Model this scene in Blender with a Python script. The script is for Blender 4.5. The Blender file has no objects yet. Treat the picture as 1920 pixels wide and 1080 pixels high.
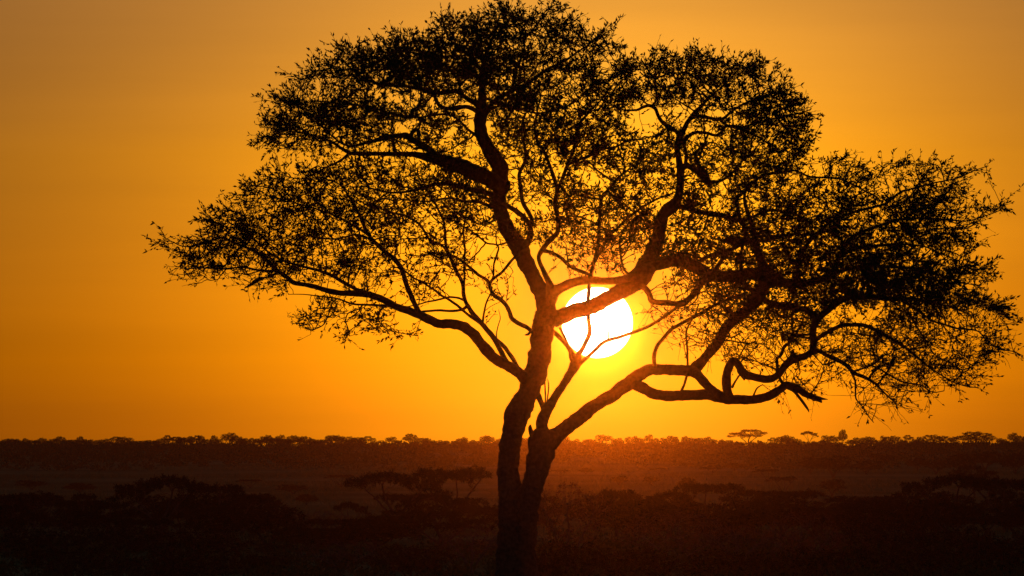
import bpy, math, random
import numpy as np
from mathutils import Vector, noise

random.seed(7)
rng = np.random.default_rng(11)
sc = bpy.context.scene
COL = sc.collection

# ------------------------------------------------------------------ camera, sky, sun, exposure
F = 6.873e-5            # radians per photo pixel (a 273 mm lens)
HOR = 850               # eye-level line of the photo
CZ = 5.15               # eye height above the foot of the big tree
cam = bpy.data.cameras.new('camera')
cam_o = bpy.data.objects.new('camera', cam)
COL.objects.link(cam_o)
cam.lens = 18 / math.tan(math.radians(3.775))
cam.clip_start = 1.0
cam.clip_end = 50000
PITCH = (HOR - 540) * F
cam_o.location = (0, 0, CZ)
cam_o.rotation_euler = (math.pi / 2 + PITCH, 0, 0)
sc.camera = cam_o

SUN_EL = (HOR - 605) * F
SUN_AZ = (1120 - 960) * F
sun_dir = Vector((math.sin(SUN_AZ) * math.cos(SUN_EL), math.cos(SUN_AZ) * math.cos(SUN_EL), math.sin(SUN_EL)))

world = bpy.data.worlds.new('World')
sc.world = world
world.use_nodes = True
wt = world.node_tree
wn, wl = wt.nodes, wt.links
bg = wn['Background']


def N(tree, kind, **kw):
    n = tree.nodes.new(kind)
    for k, v in kw.items():
        setattr(n, k, v)
    return n


def wmath(op, a, b=None):
    n = N(wt, 'ShaderNodeMath', operation=op)
    for i, v in enumerate((a, b)):
        if v is None:
            continue
        if isinstance(v, (int, float)):
            n.inputs[i].default_value = v
        else:
            wl.new(v, n.inputs[i])
    return n.outputs[0]


def wvec(op, a, b=None, scale=None):
    n = N(wt, 'ShaderNodeVectorMath', operation=op)
    for i, v in enumerate((a, b)):
        if v is None:
            continue
        if isinstance(v, tuple):
            n.inputs[i].default_value = v
        else:
            wl.new(v, n.inputs[i])
    if scale is not None:
        if isinstance(scale, (int, float)):
            n.inputs['Scale'].default_value = scale
        else:
            wl.new(scale, n.inputs['Scale'])
    return n


sky = N(wt, 'ShaderNodeTexSky', sky_type='NISHITA')
sky.sun_disc = False
sky.sun_elevation = SUN_EL
sky.sun_rotation = SUN_AZ
sky.dust_density = 1.2
sky.air_density = 1.0
sky.ozone_density = 1.0
tc = N(wt, 'ShaderNodeTexCoord')
direc = tc.outputs['Generated']
theta = wvec('DISTANCE', direc, tuple(sun_dir)).outputs['Value']      # angle from the sun, radians
# low-sun dust aureole: the sky grows brighter towards the sun
aur = wmath('ADD', wmath('MULTIPLY', wmath('EXPONENT', wmath('MULTIPLY', wmath('POWER', wmath('DIVIDE', theta, 590 * F), 1.3), -1.0)), 3.95), 0.67)
aur = wmath('SUBTRACT', aur, wmath('MULTIPLY', wmath('EXPONENT', wmath('MULTIPLY', wmath('POWER', wmath('DIVIDE', theta, 160 * F), 2.0), -1.0)), 4.0))
# faint level cloud streaks
st = wvec('MULTIPLY', direc, (9, 9, 150))
nz = N(wt, 'ShaderNodeTexNoise')
nz.inputs['Scale'].default_value = 1.0
nz.inputs['Detail'].default_value = 4
nz.inputs['Roughness'].default_value = 0.55
wl.new(st.outputs[0], nz.inputs['Vector'])
mr = N(wt, 'ShaderNodeMapRange')
mr.inputs['From Min'].default_value = 0.3
mr.inputs['From Max'].default_value = 0.7
mr.inputs['To Min'].default_value = 0.935
mr.inputs['To Max'].default_value = 1.04
wl.new(nz.outputs['Fac'], mr.inputs['Value'])
lev = wmath('MULTIPLY', aur, mr.outputs[0])
tint = wvec('MULTIPLY', sky.outputs['Color'], (1.0, 1.1, 1.4))
glow_sky = wvec('SCALE', tint.outputs[0], scale=lev)
tight = wmath('EXPONENT', wmath('DIVIDE', theta, -190 * F))
glow_add = wvec('SCALE', (8.0, 0.0, 1.9), scale=tight)
golden = wvec('SCALE', (0.0, 5.5, 0.0), scale=wmath('EXPONENT', wmath('MULTIPLY', wmath('POWER', wmath('DIVIDE', theta, 450 * F), 2.0), -1.0)))
whole = wvec('ADD', glow_sky.outputs[0], wvec('ADD', glow_add.outputs[0], golden.outputs[0]).outputs[0])
hi = N(wt, 'ShaderNodeMapRange')
sep = N(wt, 'ShaderNodeSeparateXYZ')
wl.new(direc, sep.inputs[0])
wl.new(sep.outputs['Z'], hi.inputs['Value'])
hi.inputs['From Min'].default_value = 0.012
hi.inputs['From Max'].default_value = 0.058
pale = wvec('SCALE', (0.0, 0.3, 0.8), scale=hi.outputs[0])          # paler air above the dust
whole = wvec('ADD', whole.outputs[0], pale.outputs[0])
dm = N(wt, 'ShaderNodeMapRange', interpolation_type='SMOOTHSTEP')
dm.inputs['From Min'].default_value = 67.2 * F
dm.inputs['From Max'].default_value = 64.4 * F
wl.new(theta, dm.inputs['Value'])
disc = wvec('SCALE', (600.0, 480.0, 300.0), scale=dm.outputs[0])
total = wvec('ADD', whole.outputs[0], disc.outputs[0])
wl.new(total.outputs[0], bg.inputs['Color'])
bg.inputs['Strength'].default_value = 0.02

sun = bpy.data.lights.new('sun', 'SUN')
sun.energy = 2.0
sun.angle = math.radians(0.53)
sun.color = (1.0, 0.105, 0.004)
sun_o = bpy.data.objects.new('sun', sun)
COL.objects.link(sun_o)
sun_o.location = (40, 200, 60)
sun_o.rotation_euler = (-sun_dir).to_track_quat('-Z', 'Y').to_euler()

sc.view_settings.view_transform = 'Standard'
sc.view_settings.look = 'None'
sc.view_settings.exposure = 0.0
sc.view_settings.gamma = 1.0
sc.cycles.max_bounces = 4
sc.cycles.volume_bounces = 0
sc.cycles.transparent_max_bounces = 4


# ------------------------------------------------------------------ helpers
def ray(px, py):
    u, v = (px - 960) * F, (540 - py) * F
    c, s = math.cos(PITCH), math.sin(PITCH)
    return np.array([u, c - v * s, s + v * c])


def at(px, py, Y):
    d = ray(px, py)
    return np.array([0, 0, CZ]) + d * (Y / d[1])


def smooth(t):
    t = min(1.0, max(0.0, t))
    return t * t * (3 - 2 * t)


_ly = np.array([-200, 230, 290, 500, 750, 1000, 1200, 1350, 1500, 1640, 1720, 1900, 2600])
_lz = np.array([0.0, 0.0, 0.0, 0.0, 0.05, 0.45, 1.8, 3.2, 5.2, 6.8, 7.05, 5.5, 0.0])
LAND_Y = np.linspace(-200, 2600, 561)
LAND_Z = np.convolve(np.interp(np.linspace(-300, 2700, 601), _ly, _lz), np.ones(41) / 41, 'valid')
LAND_Z -= np.interp(250, LAND_Y, LAND_Z) * np.exp(-((LAND_Y - 250) / 60) ** 2)


def ground_z(x, y):
    """height of the land: a low rise under the big tree, a long flat valley, a level scarp far off"""
    z = float(np.interp(y, LAND_Y, LAND_Z))
    z += 0.022 * (y / 1700.0) ** 2 * x / 100.0 * 4 * smooth((y - 900) / 600)
    z += 0.25 * noise.noise(Vector((x / 38.0, y / 60.0, 2.0))) * min(1.0, max(0.0, (y - 215) / 60.0))
    z += 0.16 * noise.noise(Vector((x / 9.0, y / 40.0, 4.0))) * smooth((y - 1200) / 400)
    return z


def material(name, c1, c2, scale, rough=0.9, translucent=0.0, detail=6.0, bump=0.0, tcol=None, spec=0.15):
    m = bpy.data.materials.new(name)
    m.use_nodes = True
    t = m.node_tree
    b = t.nodes['Principled BSDF']
    b.inputs['Roughness'].default_value = rough
    b.inputs['Specular IOR Level'].default_value = spec
    tcn = N(t, 'ShaderNodeTexCoord')
    n = N(t, 'ShaderNodeTexNoise')
    n.inputs['Scale'].default_value = scale
    n.inputs['Detail'].default_value = detail
    t.links.new(tcn.outputs['Object'], n.inputs['Vector'])
    r = N(t, 'ShaderNodeValToRGB')
    r.color_ramp.elements[0].position = 0.35
    r.color_ramp.elements[1].position = 0.65
    r.color_ramp.elements[0].color = (*c1, 1)
    r.color_ramp.elements[1].color = (*c2, 1)
    t.links.new(n.outputs['Fac'], r.inputs['Fac'])
    t.links.new(r.outputs['Color'], b.inputs['Base Color'])
    if bump:
        bp = N(t, 'ShaderNodeBump')
        bp.inputs['Strength'].default_value = bump
        t.links.new(n.outputs['Fac'], bp.inputs['Height'])
        t.links.new(bp.outputs['Normal'], b.inputs['Normal'])
    if translucent:
        tr = N(t, 'ShaderNodeBsdfTranslucent')
        if tcol:
            tr.inputs['Color'].default_value = (*tcol, 1)
        else:
            t.links.new(r.outputs['Color'], tr.inputs['Color'])
        mx = N(t, 'ShaderNodeMixShader')
        mx.inputs[0].default_value = translucent
        t.links.new(b.outputs[0], mx.inputs[1])
        t.links.new(tr.outputs[0], mx.inputs[2])
        t.links.new(mx.outputs[0], t.nodes['Material Output'].inputs['Surface'])
    return m


M_bark = material('rough_bark', (0.05, 0.035, 0.025), (0.11, 0.08, 0.055), 9.0, 0.95, bump=0.4)
M_leaf = material('small_leaf', (0.035, 0.045, 0.014), (0.06, 0.07, 0.022), 1.5, 0.8, translucent=0.12)
M_farbark = material('grey_bark', (0.07, 0.05, 0.035), (0.14, 0.10, 0.07), 3.0, 0.95)
M_farleaf = material('feathery_leaf', (0.022, 0.024, 0.009), (0.04, 0.04, 0.015), 0.4, 0.85, translucent=0.06, spec=0.08)
M_scrub = material('ridge_scrub', (0.07, 0.085, 0.026), (0.12, 0.135, 0.042), 0.05, 1.0, spec=0.0)
M_twig = material('dry_twig', (0.10, 0.07, 0.045), (0.20, 0.145, 0.09), 2.0, 0.5, translucent=0.15, spec=0.5)
M_ground = material('dry_savanna_soil', (0.15, 0.165, 0.055), (0.27, 0.27, 0.10), 0.02, 1.0, spec=0.0)
M_litleaf = material('lit_dry_leaf', (0.07, 0.05, 0.03), (0.15, 0.105, 0.06), 1.0, 0.7, translucent=0.3, spec=0.12)  # dry leaf made paler and more see-through to imitate backlit bushes near the sun
M_grass = material('dry_grass', (0.13, 0.155, 0.045), (0.22, 0.24, 0.08), 0.05, 1.0, translucent=0.03, spec=0.0)


def mesh_from(name, verts, faces, mat, k=4, smooth_shade=False):
    """verts (n,3), faces (m,k) arrays of one size"""
    me = bpy.data.meshes.new(name)
    verts = np.asarray(verts, dtype=np.float32)
    faces = np.asarray(faces, dtype=np.int32)
    me.vertices.add(len(verts))
    me.vertices.foreach_set('co', verts.ravel())
    me.loops.add(faces.size)
    me.loops.foreach_set('vertex_index', faces.ravel())
    me.polygons.add(len(faces))
    me.polygons.foreach_set('loop_start', np.arange(0, faces.size, k, dtype=np.int32))
    me.polygons.foreach_set('loop_total', np.full(len(faces), k, dtype=np.int32))
    if smooth_shade:
        me.polygons.foreach_set('use_smooth', np.ones(len(faces), dtype=bool))
    me.update(calc_edges=True)
    me.validate()
    me.materials.append(mat)
    return me


def link(name, me, parent=None):
    o = bpy.data.objects.new(name, me)
    COL.objects.link(o)
    if parent:
        o.parent = parent
    return o


def tag(o, label=None, cat=None, group=None, kind=None):
    for k, v in (('label', label), ('category', cat), ('group', group), ('kind', kind)):
        if v:
            o[k] = v
    return o


class Tubes:
    """collects tapered tubes as quads"""

    def __init__(self):
        self.v, self.f, self.n = [], [], 0

    def add(self, pts, rad, k, rough=0.0, seed=0.0):
        pts = np.asarray(pts, float)
        rad = np.asarray(rad, float)
        n = len(pts)
        if n < 2:
            return
        tan = np.gradient(pts, axis=0)
        tan /= np.maximum(np.linalg.norm(tan, axis=1, keepdims=True), 1e-9)
        a = np.cross(tan[0], (0.3, 0.9, 0.2))
        if np.linalg.norm(a) < 1e-3:
            a = np.cross(tan[0], (1, 0, 0))
        A = np.empty((n, 3))
        for i in range(n):
            a = a - tan[i] * a.dot(tan[i])
            a /= max(np.linalg.norm(a), 1e-9)
            A[i] = a
        B = np.cross(tan, A)
        ang = np.arange(k) * 2 * math.pi / k
        R = np.repeat(rad[:, None], k, 1)
        if rough:
            for i in range(n):
                for j in range(k):
                    q = Vector((math.cos(ang[j]) * 1.3 + seed, math.sin(ang[j]) * 1.3, i * 0.33))
                    q2 = Vector((math.cos(ang[j]) * 3 + seed, math.sin(ang[j]) * 3, i * 0.8 + 50))
                    R[i, j] *= 1 + rough * (noise.noise(q) + 0.5 * noise.noise(q2))
        ring = pts[:, None, :] + R[:, :, None] * (np.cos(ang)[None, :, None] * A[:, None, :] + np.sin(ang)[None, :, None] * B[:, None, :])
        idx = np.arange(n * k).reshape(n, k) + self.n
        nxt = np.roll(idx, -1, axis=1)
        q = np.stack([idx[:-1], nxt[:-1], nxt[1:], idx[1:]], -1).reshape(-1, 4)
        self.v.append(ring.reshape(-1, 3))
        self.f.append(q)
        self.n += n * k
        for e, row in ((0, idx[0]), (1, idx[-1])):            # caps as fans of quads
            c = pts[0] if e == 0 else pts[-1]
            self.v.append(c[None])
            ci = self.n
            self.n += 1
            for j in range(0, k, 2):
                t = [row[j], row[(j + 1) % k], row[(j + 2) % k], ci]
                self.f.append(np.array([t if e else t[::-1]]))

    def build(self, name, mat, parent=None, smooth_shade=True):
        me = mesh_from(name, np.concatenate(self.v), np.concatenate(self.f), mat, 4, smooth_shade)
        return link(name, me, parent)


def colonize(seeds, attract, step, kill, iters=140, jitter=0.25, up=0.0):
    """grow twigs from the seed nodes towards the attraction points; returns nodes and parents"""
    n0 = len(seeds)
    cap = n0 + 90000
    P = np.zeros((cap, 3))
    P[:n0] = seeds
    par = np.full(cap, -1, dtype=np.int64)
    cnt = n0
    A = np.asarray(attract, float)
    near = np.zeros(len(A), dtype=np.int64)
    d2 = np.full(len(A), 1e18)

    def update(lo, hi):
        for s in range(lo, hi, 400):
            e = min(hi, s + 400)
            Q = P[s:e]
            D = (A * A).sum(1)[:, None] + (Q * Q).sum(1)[None] - 2 * A @ Q.T
            j = D.argmin(1)
            m = D[np.arange(len(A)), j]
            b = m < d2
            near[b] = j[b] + s
            d2[b] = m[b]

    c0 = P[:n0].mean(0)
    P[:n0] -= c0
    A -= c0
    update(0, n0)
    for it in range(iters):
        if not len(A):
            break
        acc = np.zeros((cnt, 3))
        w = A - P[near]
        w /= np.maximum(np.linalg.norm(w, axis=1, keepdims=True), 1e-9)
        np.add.at(acc, near, w)
        act = np.unique(near)
        dirs = acc[act]
        dirs /= np.maximum(np.linalg.norm(dirs, axis=1, keepdims=True), 1e-9)
        dirs += rng.normal(0, jitter, dirs.shape)
        dirs[:, 2] += up
        dirs /= np.maximum(np.linalg.norm(dirs, axis=1, keepdims=True), 1e-9)
        m = len(act)
        if cnt + m > cap:
            break
        P[cnt:cnt + m] = P[act] + dirs * step
        par[cnt:cnt + m] = act
        update(cnt, cnt + m)
        cnt += m
        keep = d2 > kill * kill
        if it > 60:
            keep &= rng.random(len(A)) > 0.04
        A = A[keep]
        near = near[keep]
        d2 = d2[keep]
    return P[:cnt] + c0, par[:cnt], n0


def twig_chains(P, par, n0, tip_r, power, cap_r=None):
    """radii by the number of tips carried, and chains that follow the heaviest child"""
    n = len(P)
    tips = np.zeros(n)
    kids = [[] for _ in range(n)]
    for i in range(n0, n):
        kids[par[i]].append(i)
    for i in range(n - 1, n0 - 1, -1):
        if not kids[i]:
            tips[i] = 1
        if par[i] >= 0:
            tips[par[i]] += tips[i]
    R = tip_r * np.maximum(tips, 1) ** power
    if cap_r is not None:
        R[:n0] = np.minimum(R[:n0], cap_r * 0.8)
        for i in range(n0, n):
            R[i] = min(R[i], R[par[i]])
    chains = []
    for i in range(n0, n):
        p = par[i]
        if p < n0 or (kids[p] and max(kids[p], key=lambda q: tips[q]) != i):
            c = [p, i]
            j = i
            while kids[j]:
                j = max(kids[j], key=lambda q: tips[q])
                c.append(j)
            chains.append(c)
    return R, tips, chains, kids


def leaf_mesh(name, centres, dirs, length, width, mat, spread=0.8, var=0.4):
    """kite shaped leaves, each bent along its midrib (two quads a leaf)"""
    n = len(centres)
    d = dirs + rng.normal(0, spread, (n, 3))
    d /= np.maximum(np.linalg.norm(d, axis=1, keepdims=True), 1e-9)
    s = np.cross(d, rng.normal(0, 1, (n, 3)))
    s /= np.maximum(np.linalg.norm(s, axis=1, keepdims=True), 1e-9)
    u = np.cross(d, s)
    L = (length * (1 + var * rng.uniform(-1, 1, n)))[:, None]
    W = (width * (1 + var * rng.uniform(-1, 1, n)))[:, None]
    c = centres
    v = np.stack([c, c + d * L * 0.45 + s * W * 0.5 + u * W * 0.25, c + d * L, c + d * L * 0.45 - s * W * 0.5 + u * W * 0.25], 1)
    f = np.arange(n * 4).reshape(n, 4)
    return mesh_from(name, v.reshape(-1, 3), f, mat, 4)


# ------------------------------------------------------------------ land
def build_ground():
    ys = np.concatenate([np.linspace(-140, 200, 12), np.linspace(210, 700, 60), np.linspace(710, 1800, 110), np.linspace(1830, 2600, 14)])
    xs = np.concatenate([np.linspace(-600, -210, 12), np.linspace(-200, 200, 110), np.linspace(210, 600, 12)])
    V = np.array([(x, y, ground_z(x, y)) for y in ys for x in xs])
    nx, ny = len(xs), len(ys)
    i = np.arange(nx * ny).reshape(ny, nx)
    Fc = np.stack([i[:-1, :-1], i[:-1, 1:], i[1:, 1:], i[1:, :-1]], -1).reshape(-1, 4)
    o = link('ground', mesh_from('ground', V, Fc, M_ground, 4, True))
    tag(o, kind='structure')


build_ground()

# ------------------------------------------------------------------ the big acacia
D = 250.0
PX = D * F                                   # metres per photo pixel at the tree

# name: (parent, depth change to the tip in metres, [(x, y, width)...]) traced in photo pixels, built at the tree's own size
LIMBS = {
 'A': (None, 0.0, [(955, 1165, 110), (957, 1135, 88), (958, 1100, 72), (958, 1040, 56), (957, 971, 46), (954.5, 913, 44), (952, 880, 43), (954, 854, 41), (957, 833, 40.5), (960, 816, 40), (965, 795, 43), (972, 774, 46), (981, 755, 43), (990, 738, 40), (998, 718, 41), (1004, 699, 43), (1010, 675, 42), (1014, 650, 42), (1019, 622, 43), (1023, 595, 41), (1024, 575, 39), (1017, 550, 33), (1008, 535, 30), (998, 515, 29), (987, 494, 30), (976, 469, 33), (966, 455, 31), (955, 438, 29), (945, 418, 28), (939, 394, 27), (937, 370, 26), (940, 345, 27), (938, 318, 30), (927, 297, 29), (915, 277, 26), (906, 260, 24), (900, 235, 22), (900, 216, 20), (904, 190, 17), (904, 165, 14), (905, 138, 11), (908, 112, 9), (918, 85, 6), (930, 55, 4), (938, 25, 2.5)]),
 'B': (None, 0.2, [(990, 1160, 80), (986, 1110, 62), (984, 1050, 46), (986, 985, 42), (992, 945, 41), (999, 913, 41), (1006, 884, 44), (1013, 854, 49), (1018, 830, 51), (1021, 815, 48), (1023, 806, 38)]),
 'A2': ('A', -1.6, [(1026, 596, 40), (1030, 572, 26), (1032, 550, 21), (1030, 532, 15), (1022, 514, 11), (1016, 502, 9.5), (1010, 485, 9), (1013, 474, 10), (1025, 457, 11), (1036, 446, 11), (1044, 437, 11), (1047, 420, 11), (1045, 403, 10), (1041, 382, 10), (1044, 356, 9), (1040, 338, 9), (1034, 320, 8), (1021, 286, 7.5), (1008, 267, 6.5), (1003, 240, 5), (1006, 215, 4), (1015, 180, 3)]),
 'C': ('B', 0.8, [(1018, 815, 30), (1016, 802, 23), (1018, 785, 22), (1027, 767, 20), (1036, 752, 17), (1045, 738, 15.5), (1056, 722, 15), (1066, 705, 16), (1075, 691, 19), (1079, 678, 20), (1082, 668, 17)]),
 'D': ('B', 1.2, [(1018, 838, 44), (1030, 826, 38), (1044, 816, 31), (1062, 803, 28), (1086, 783, 26), (1109, 765, 25), (1130, 752, 24), (1148, 741, 24), (1166, 728, 25), (1180, 719, 26), (1192, 710, 25), (1204, 701, 23), (1218, 694, 21), (1238, 693, 20), (1258, 694, 20), (1280, 695, 20), (1296, 694, 22), (1308, 685, 22), (1320, 673, 18), (1332, 659, 18), (1344, 645, 18.5), (1353, 630, 19), (1361, 615, 20), (1370, 604, 20), (1380, 595, 20), (1392, 588, 20), (1404, 578, 21), (1418, 564, 24), (1428, 546, 25), (1432, 520, 22), (1428, 492, 17), (1418, 462, 13), (1412, 430, 10), (1402, 400, 8), (1396, 372, 6), (1400, 350, 4)]),
 'D2': ('D', -1.0, [(1180, 717, 22), (1192, 721, 22), (1203, 726, 21), (1213, 731, 20.5), (1224, 738, 20), (1240, 741, 19.5), (1262, 742, 19.5), (1293, 741, 19.5), (1326, 740, 20.5), (1346, 743, 23), (1361, 747, 21), (1378, 749, 18), (1395, 750, 17), (1421, 748, 16.5), (1440, 743, 16), (1452, 737, 16), (1463, 729, 15), (1473, 722, 14), (1482, 723, 13), (1495, 729, 12.5), (1508, 737, 12), (1520, 743, 11), (1530, 747, 10), (1537, 751, 7), (1541, 755, 3)]),
 'D1b': ('D', -1.2, [(1299, 695, 20), (1310, 705, 18), (1322, 718, 17), (1334, 730, 17), (1350, 741, 17)]),
 'E': ('D2', -2.2, [(1368, 747, 18), (1364, 735, 17), (1362, 720, 17), (1363, 702, 16), (1367, 688, 16), (1373, 680, 15), (1380, 679, 15), (1386, 687, 15), (1391, 696, 17), (1399, 703, 16), (1412, 707, 14), (1426, 710, 14), (1440, 711, 14), (1450, 708, 14), (1460, 701, 13.5), (1470, 688, 14), (1480, 677, 15), (1490, 673, 16), (1501, 670, 13), (1512, 666, 12), (1522, 658, 13), (1525, 645, 13), (1524, 630, 14), (1525, 615, 14), (1532, 600, 14), (1544, 588, 13), (1560, 576, 13), (1580, 562, 12), (1600, 556, 12), (1628, 556, 11), (1660, 560, 9), (1700, 560, 7), (1740, 566, 5), (1780, 575, 3), (1820, 590, 2)]),
 'E2': ('E', -3.4, [(1521, 662, 11), (1532, 659, 9.5), (1540, 660, 9), (1550, 666, 9), (1566, 673, 9.5), (1578, 679, 9), (1588, 686, 9), (1597, 696, 8.5), (1606, 702, 8), (1620, 707, 7.5), (1638, 717, 6), (1650, 729, 5), (1664, 742, 4), (1678, 755, 3), (1683, 768, 2)]),
 'K2': ('E', -3.0, [(1526, 640, 10), (1540, 630, 9), (1559, 619, 9), (1580, 610, 9.5), (1600, 609, 9), (1619, 610, 9), (1642, 619, 8), (1666, 631, 7), (1690, 646, 6.5), (1713, 664, 5.5), (1737, 684, 4.5), (1758, 699, 3.5), (1781, 713, 3), (1810, 724, 2.5), (1835, 727, 2)]),
 'K5': ('E', -4.2, [(1690, 562, 7), (1720, 582, 6), (1745, 600, 5), (1767, 607, 4.5), (1796, 616, 4), (1815, 617, 3.5), (1835, 622, 3.2), (1852, 640, 3), (1876, 655, 2.6), (1900, 659, 2.2), (1918, 667, 1.5)]),
 'K6': ('K2', -3.8, [(1700, 580, 5), (1719, 613, 4), (1737, 640, 3.5), (1752, 664, 3), (1781, 681, 3), (1805, 693, 2.6), (1835, 680, 2)]),
 'K7': ('E2', -4.2, [(1597, 697, 5), (1612, 693, 4.5), (1627, 687, 4), (1648, 675, 4), (1661, 664, 3)]),
 'K8': ('E2', -4.6, [(1646, 722, 4), (1656, 706, 4), (1666, 693, 4), (1673, 672, 3.5), (1677, 650, 3)]),
 'K9': ('K7', -5.0, [(1630, 684, 4), (1651, 693, 4), (1672, 706, 4), (1696, 717, 3.6), (1725, 722, 3), (1748, 735, 2.4), (1770, 733, 1.8)]),
 'K10': ('E2', -4.0, [(1596, 698, 4), (1603, 712, 4), (1604, 730, 3.8), (1605, 748, 3.5), (1618, 764, 3), (1628, 780, 2.6), (1638, 792, 2)]),
 'stub': ('D2', 0.4, [(1476, 726, 9), (1488, 733, 7), (1498, 745, 6.5), (1505, 754, 6.5), (1511, 762, 5.5), (1515, 768, 4), (1517, 773, 1)]),
 'splinter': ('D2', 0.3, [(1520, 743, 8), (1532, 746, 7), (1543, 748, 5), (1552, 749, 1.5)]),
 'D3': ('D', -1.6, [(1231, 693, 11), (1227, 682, 9.5), (1227, 664, 8.5), (1234, 646, 8.5), (1243, 635, 8), (1252, 625, 8), (1262, 616, 8), (1274, 609, 8), (1294, 598, 8), (1320, 584, 8), (1345, 570, 7), (1372, 558, 6), (1400, 550, 5)]),
 'D4': ('D', -0.8, [(1289.5, 690, 6), (1289, 670, 4.5), (1288, 646, 4.5), (1287, 622, 4), (1294, 605, 3.5), (1303, 590, 3), (1310, 570, 3)]),
 'D5': ('D2', -0.6, [(1276, 736, 6), (1283, 721, 5.5), (1288, 704, 5), (1289, 695, 4)]),
 'D6': ('D2', -1.0, [(1373, 726, 6), (1378, 716, 4.5), (1386, 704, 4)]),
 'D7': ('D2', -1.0, [(1412, 744, 5), (1416, 734, 3.5), (1420, 727, 3.5), (1430, 721, 2)]),
 'G': ('A', 2.2, [(1020, 604, 30), (1035, 598, 31), (1057, 591, 30), (1085, 582, 29), (1113, 572, 29), (1141, 559, 29), (1166, 545, 31), (1187, 531, 35), (1203, 516, 42), (1212, 500, 38), (1222, 476, 31), (1231, 455, 29), (1235, 440, 28), (1237, 424, 26), (1243, 405, 25), (1253, 392, 26), (1266, 381, 24), (1272, 368, 19), (1275, 350, 17), (1276, 332, 17), (1276, 316, 17), (1273, 300, 14), (1270, 280, 13), (1272, 264, 13), (1278, 250, 13), (1283, 241, 11), (1288, 231, 10), (1296, 220, 10), (1303, 210, 8.5), (1311, 203, 8), (1322, 192, 6), (1335, 178, 5), (1352, 165, 4), (1372, 145, 3), (1390, 122, 2)]),
 'G1': ('A', -1.0, [(1028, 560, 34), (1040, 547, 26), (1052, 540, 21), (1071, 531, 20), (1099, 525, 18), (1127, 527, 17), (1152, 526, 16.5), (1173, 523, 18), (1196, 517, 22)]),
 'I': ('G', 2.4, [(1205, 510, 34), (1222, 500, 26), (1240, 494, 25), (1260, 489, 25), (1278, 491, 26), (1300, 499, 26), (1322, 510, 25), (1345, 517, 24), (1379, 518, 25), (1409, 513, 26), (1444, 522, 24), (1480, 531, 21), (1497, 532, 19), (1518, 529, 17), (1540, 523, 16), (1560, 509, 14), (1569, 493, 12), (1576, 474, 10), (1592, 452, 9), (1610, 437, 8), (1646, 424, 7), (1681, 413, 6), (1717, 409, 5), (1750, 410, 4.5), (1776, 412, 4), (1815, 414, 3), (1853, 403, 2.4), (1886, 390, 1.6)]),
 'I2': ('G', -1.8, [(1190, 534, 20), (1202, 537, 14), (1212, 543, 13), (1218, 553, 13), (1221, 563, 13), (1232, 567, 12), (1250, 568, 12), (1270, 569, 12), (1286, 564, 12), (1300, 552, 13), (1310, 536, 13), (1326, 522, 13), (1345, 500, 10), (1360, 478, 8)]),
 'I3': ('I', 4.0, [(1560, 512, 11), (1590, 505, 9), (1625, 498, 8), (1660, 500, 7), (1700, 502, 6), (1740, 510, 4.5), (1775, 520, 3.5), (1805, 530, 2.5), (1838, 536, 2)]),
 'I4': ('I', 5.0, [(1576, 478, 9), (1610, 466, 8), (1650, 460, 7), (1687, 458, 5), (1732, 462, 4), (1764, 476, 3), (1800, 490, 2)]),
 'I5': ('I', 5.0, [(1690, 412, 4.5), (1715, 440, 4), (1732, 442, 3.5), (1747, 430, 3), (1794, 427, 2.6), (1820, 425, 2)]),
 'I6': ('I', 1.0, [(1380, 520, 12), (1410, 545, 12), (1440, 566, 13), (1475, 575, 13), (1510, 580, 12), (1530, 592, 11)]),
 'I7': ('I', 3.6, [(1300, 497, 10), (1330, 480, 9), (1365, 470, 8), (1400, 455, 8), (1440, 450, 7), (1480, 440, 6), (1525, 440, 5), (1570, 428, 3)]),
 'R1': ('I', 4.0, [(1500, 531, 9), (1495, 500, 8), (1505, 470, 8), (1530, 440, 7.5), (1560, 415, 7), (1600, 398, 6.5), (1640, 388, 6), (1660, 382, 5.5), (1675, 371, 5), (1690, 360, 4.5), (1717, 352, 4), (1747, 344, 3.5), (1794, 334, 3), (1821, 322, 2.4), (1853, 311, 1.8)]),
 'C1': ('C', 0.4, [(1078, 676, 13), (1071, 660, 11), (1064, 648, 10), (1055, 638, 10), (1045, 628, 11), (1032, 620, 14)]),
 'C1b': ('C', 0.5, [(1080, 685, 9), (1070, 672, 7), (1068, 655, 6), (1060, 635, 5.5), (1050, 615, 5)]),
 'C2': ('C', -0.8, [(1081, 670, 13), (1090, 657, 11), (1098, 643, 10), (1104, 630, 10), (1106, 618, 10), (1104, 604, 9), (1103, 585, 9), (1103, 560, 8.5), (1105, 535, 8.5), (1109, 513, 8.5), (1113, 495, 8.5), (1118, 475, 8.5), (1122, 450, 8), (1124, 420, 7.5), (1125, 390, 7), (1130, 368, 6.5), (1145, 350, 6), (1160, 332, 5), (1178, 318, 4), (1190, 300, 3)]),
 'C3': ('C', -0.6, [(1081, 686, 12), (1094, 676, 9), (1107, 664, 8), (1120, 652, 8), (1130, 643, 8), (1142, 637, 8), (1163, 632, 7.5), (1187, 623, 7), (1212, 614, 7), (1233, 602, 7), (1254, 588, 6.5), (1270, 576, 6), (1285, 570, 5), (1302, 556, 4)]),
 'C3b': ('C3', -0.7, [(1140, 638, 5), (1141, 622, 3), (1141, 610, 2.5), (1138, 590, 1.2)]),
 'Q': ('A2', -0.9, [(1018, 470, 9), (1032, 473, 8), (1050, 482, 8), (1060, 491, 8), (1071, 500, 8), (1085, 507, 8), (1100, 513, 8), (1110, 518, 8)]),
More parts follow.
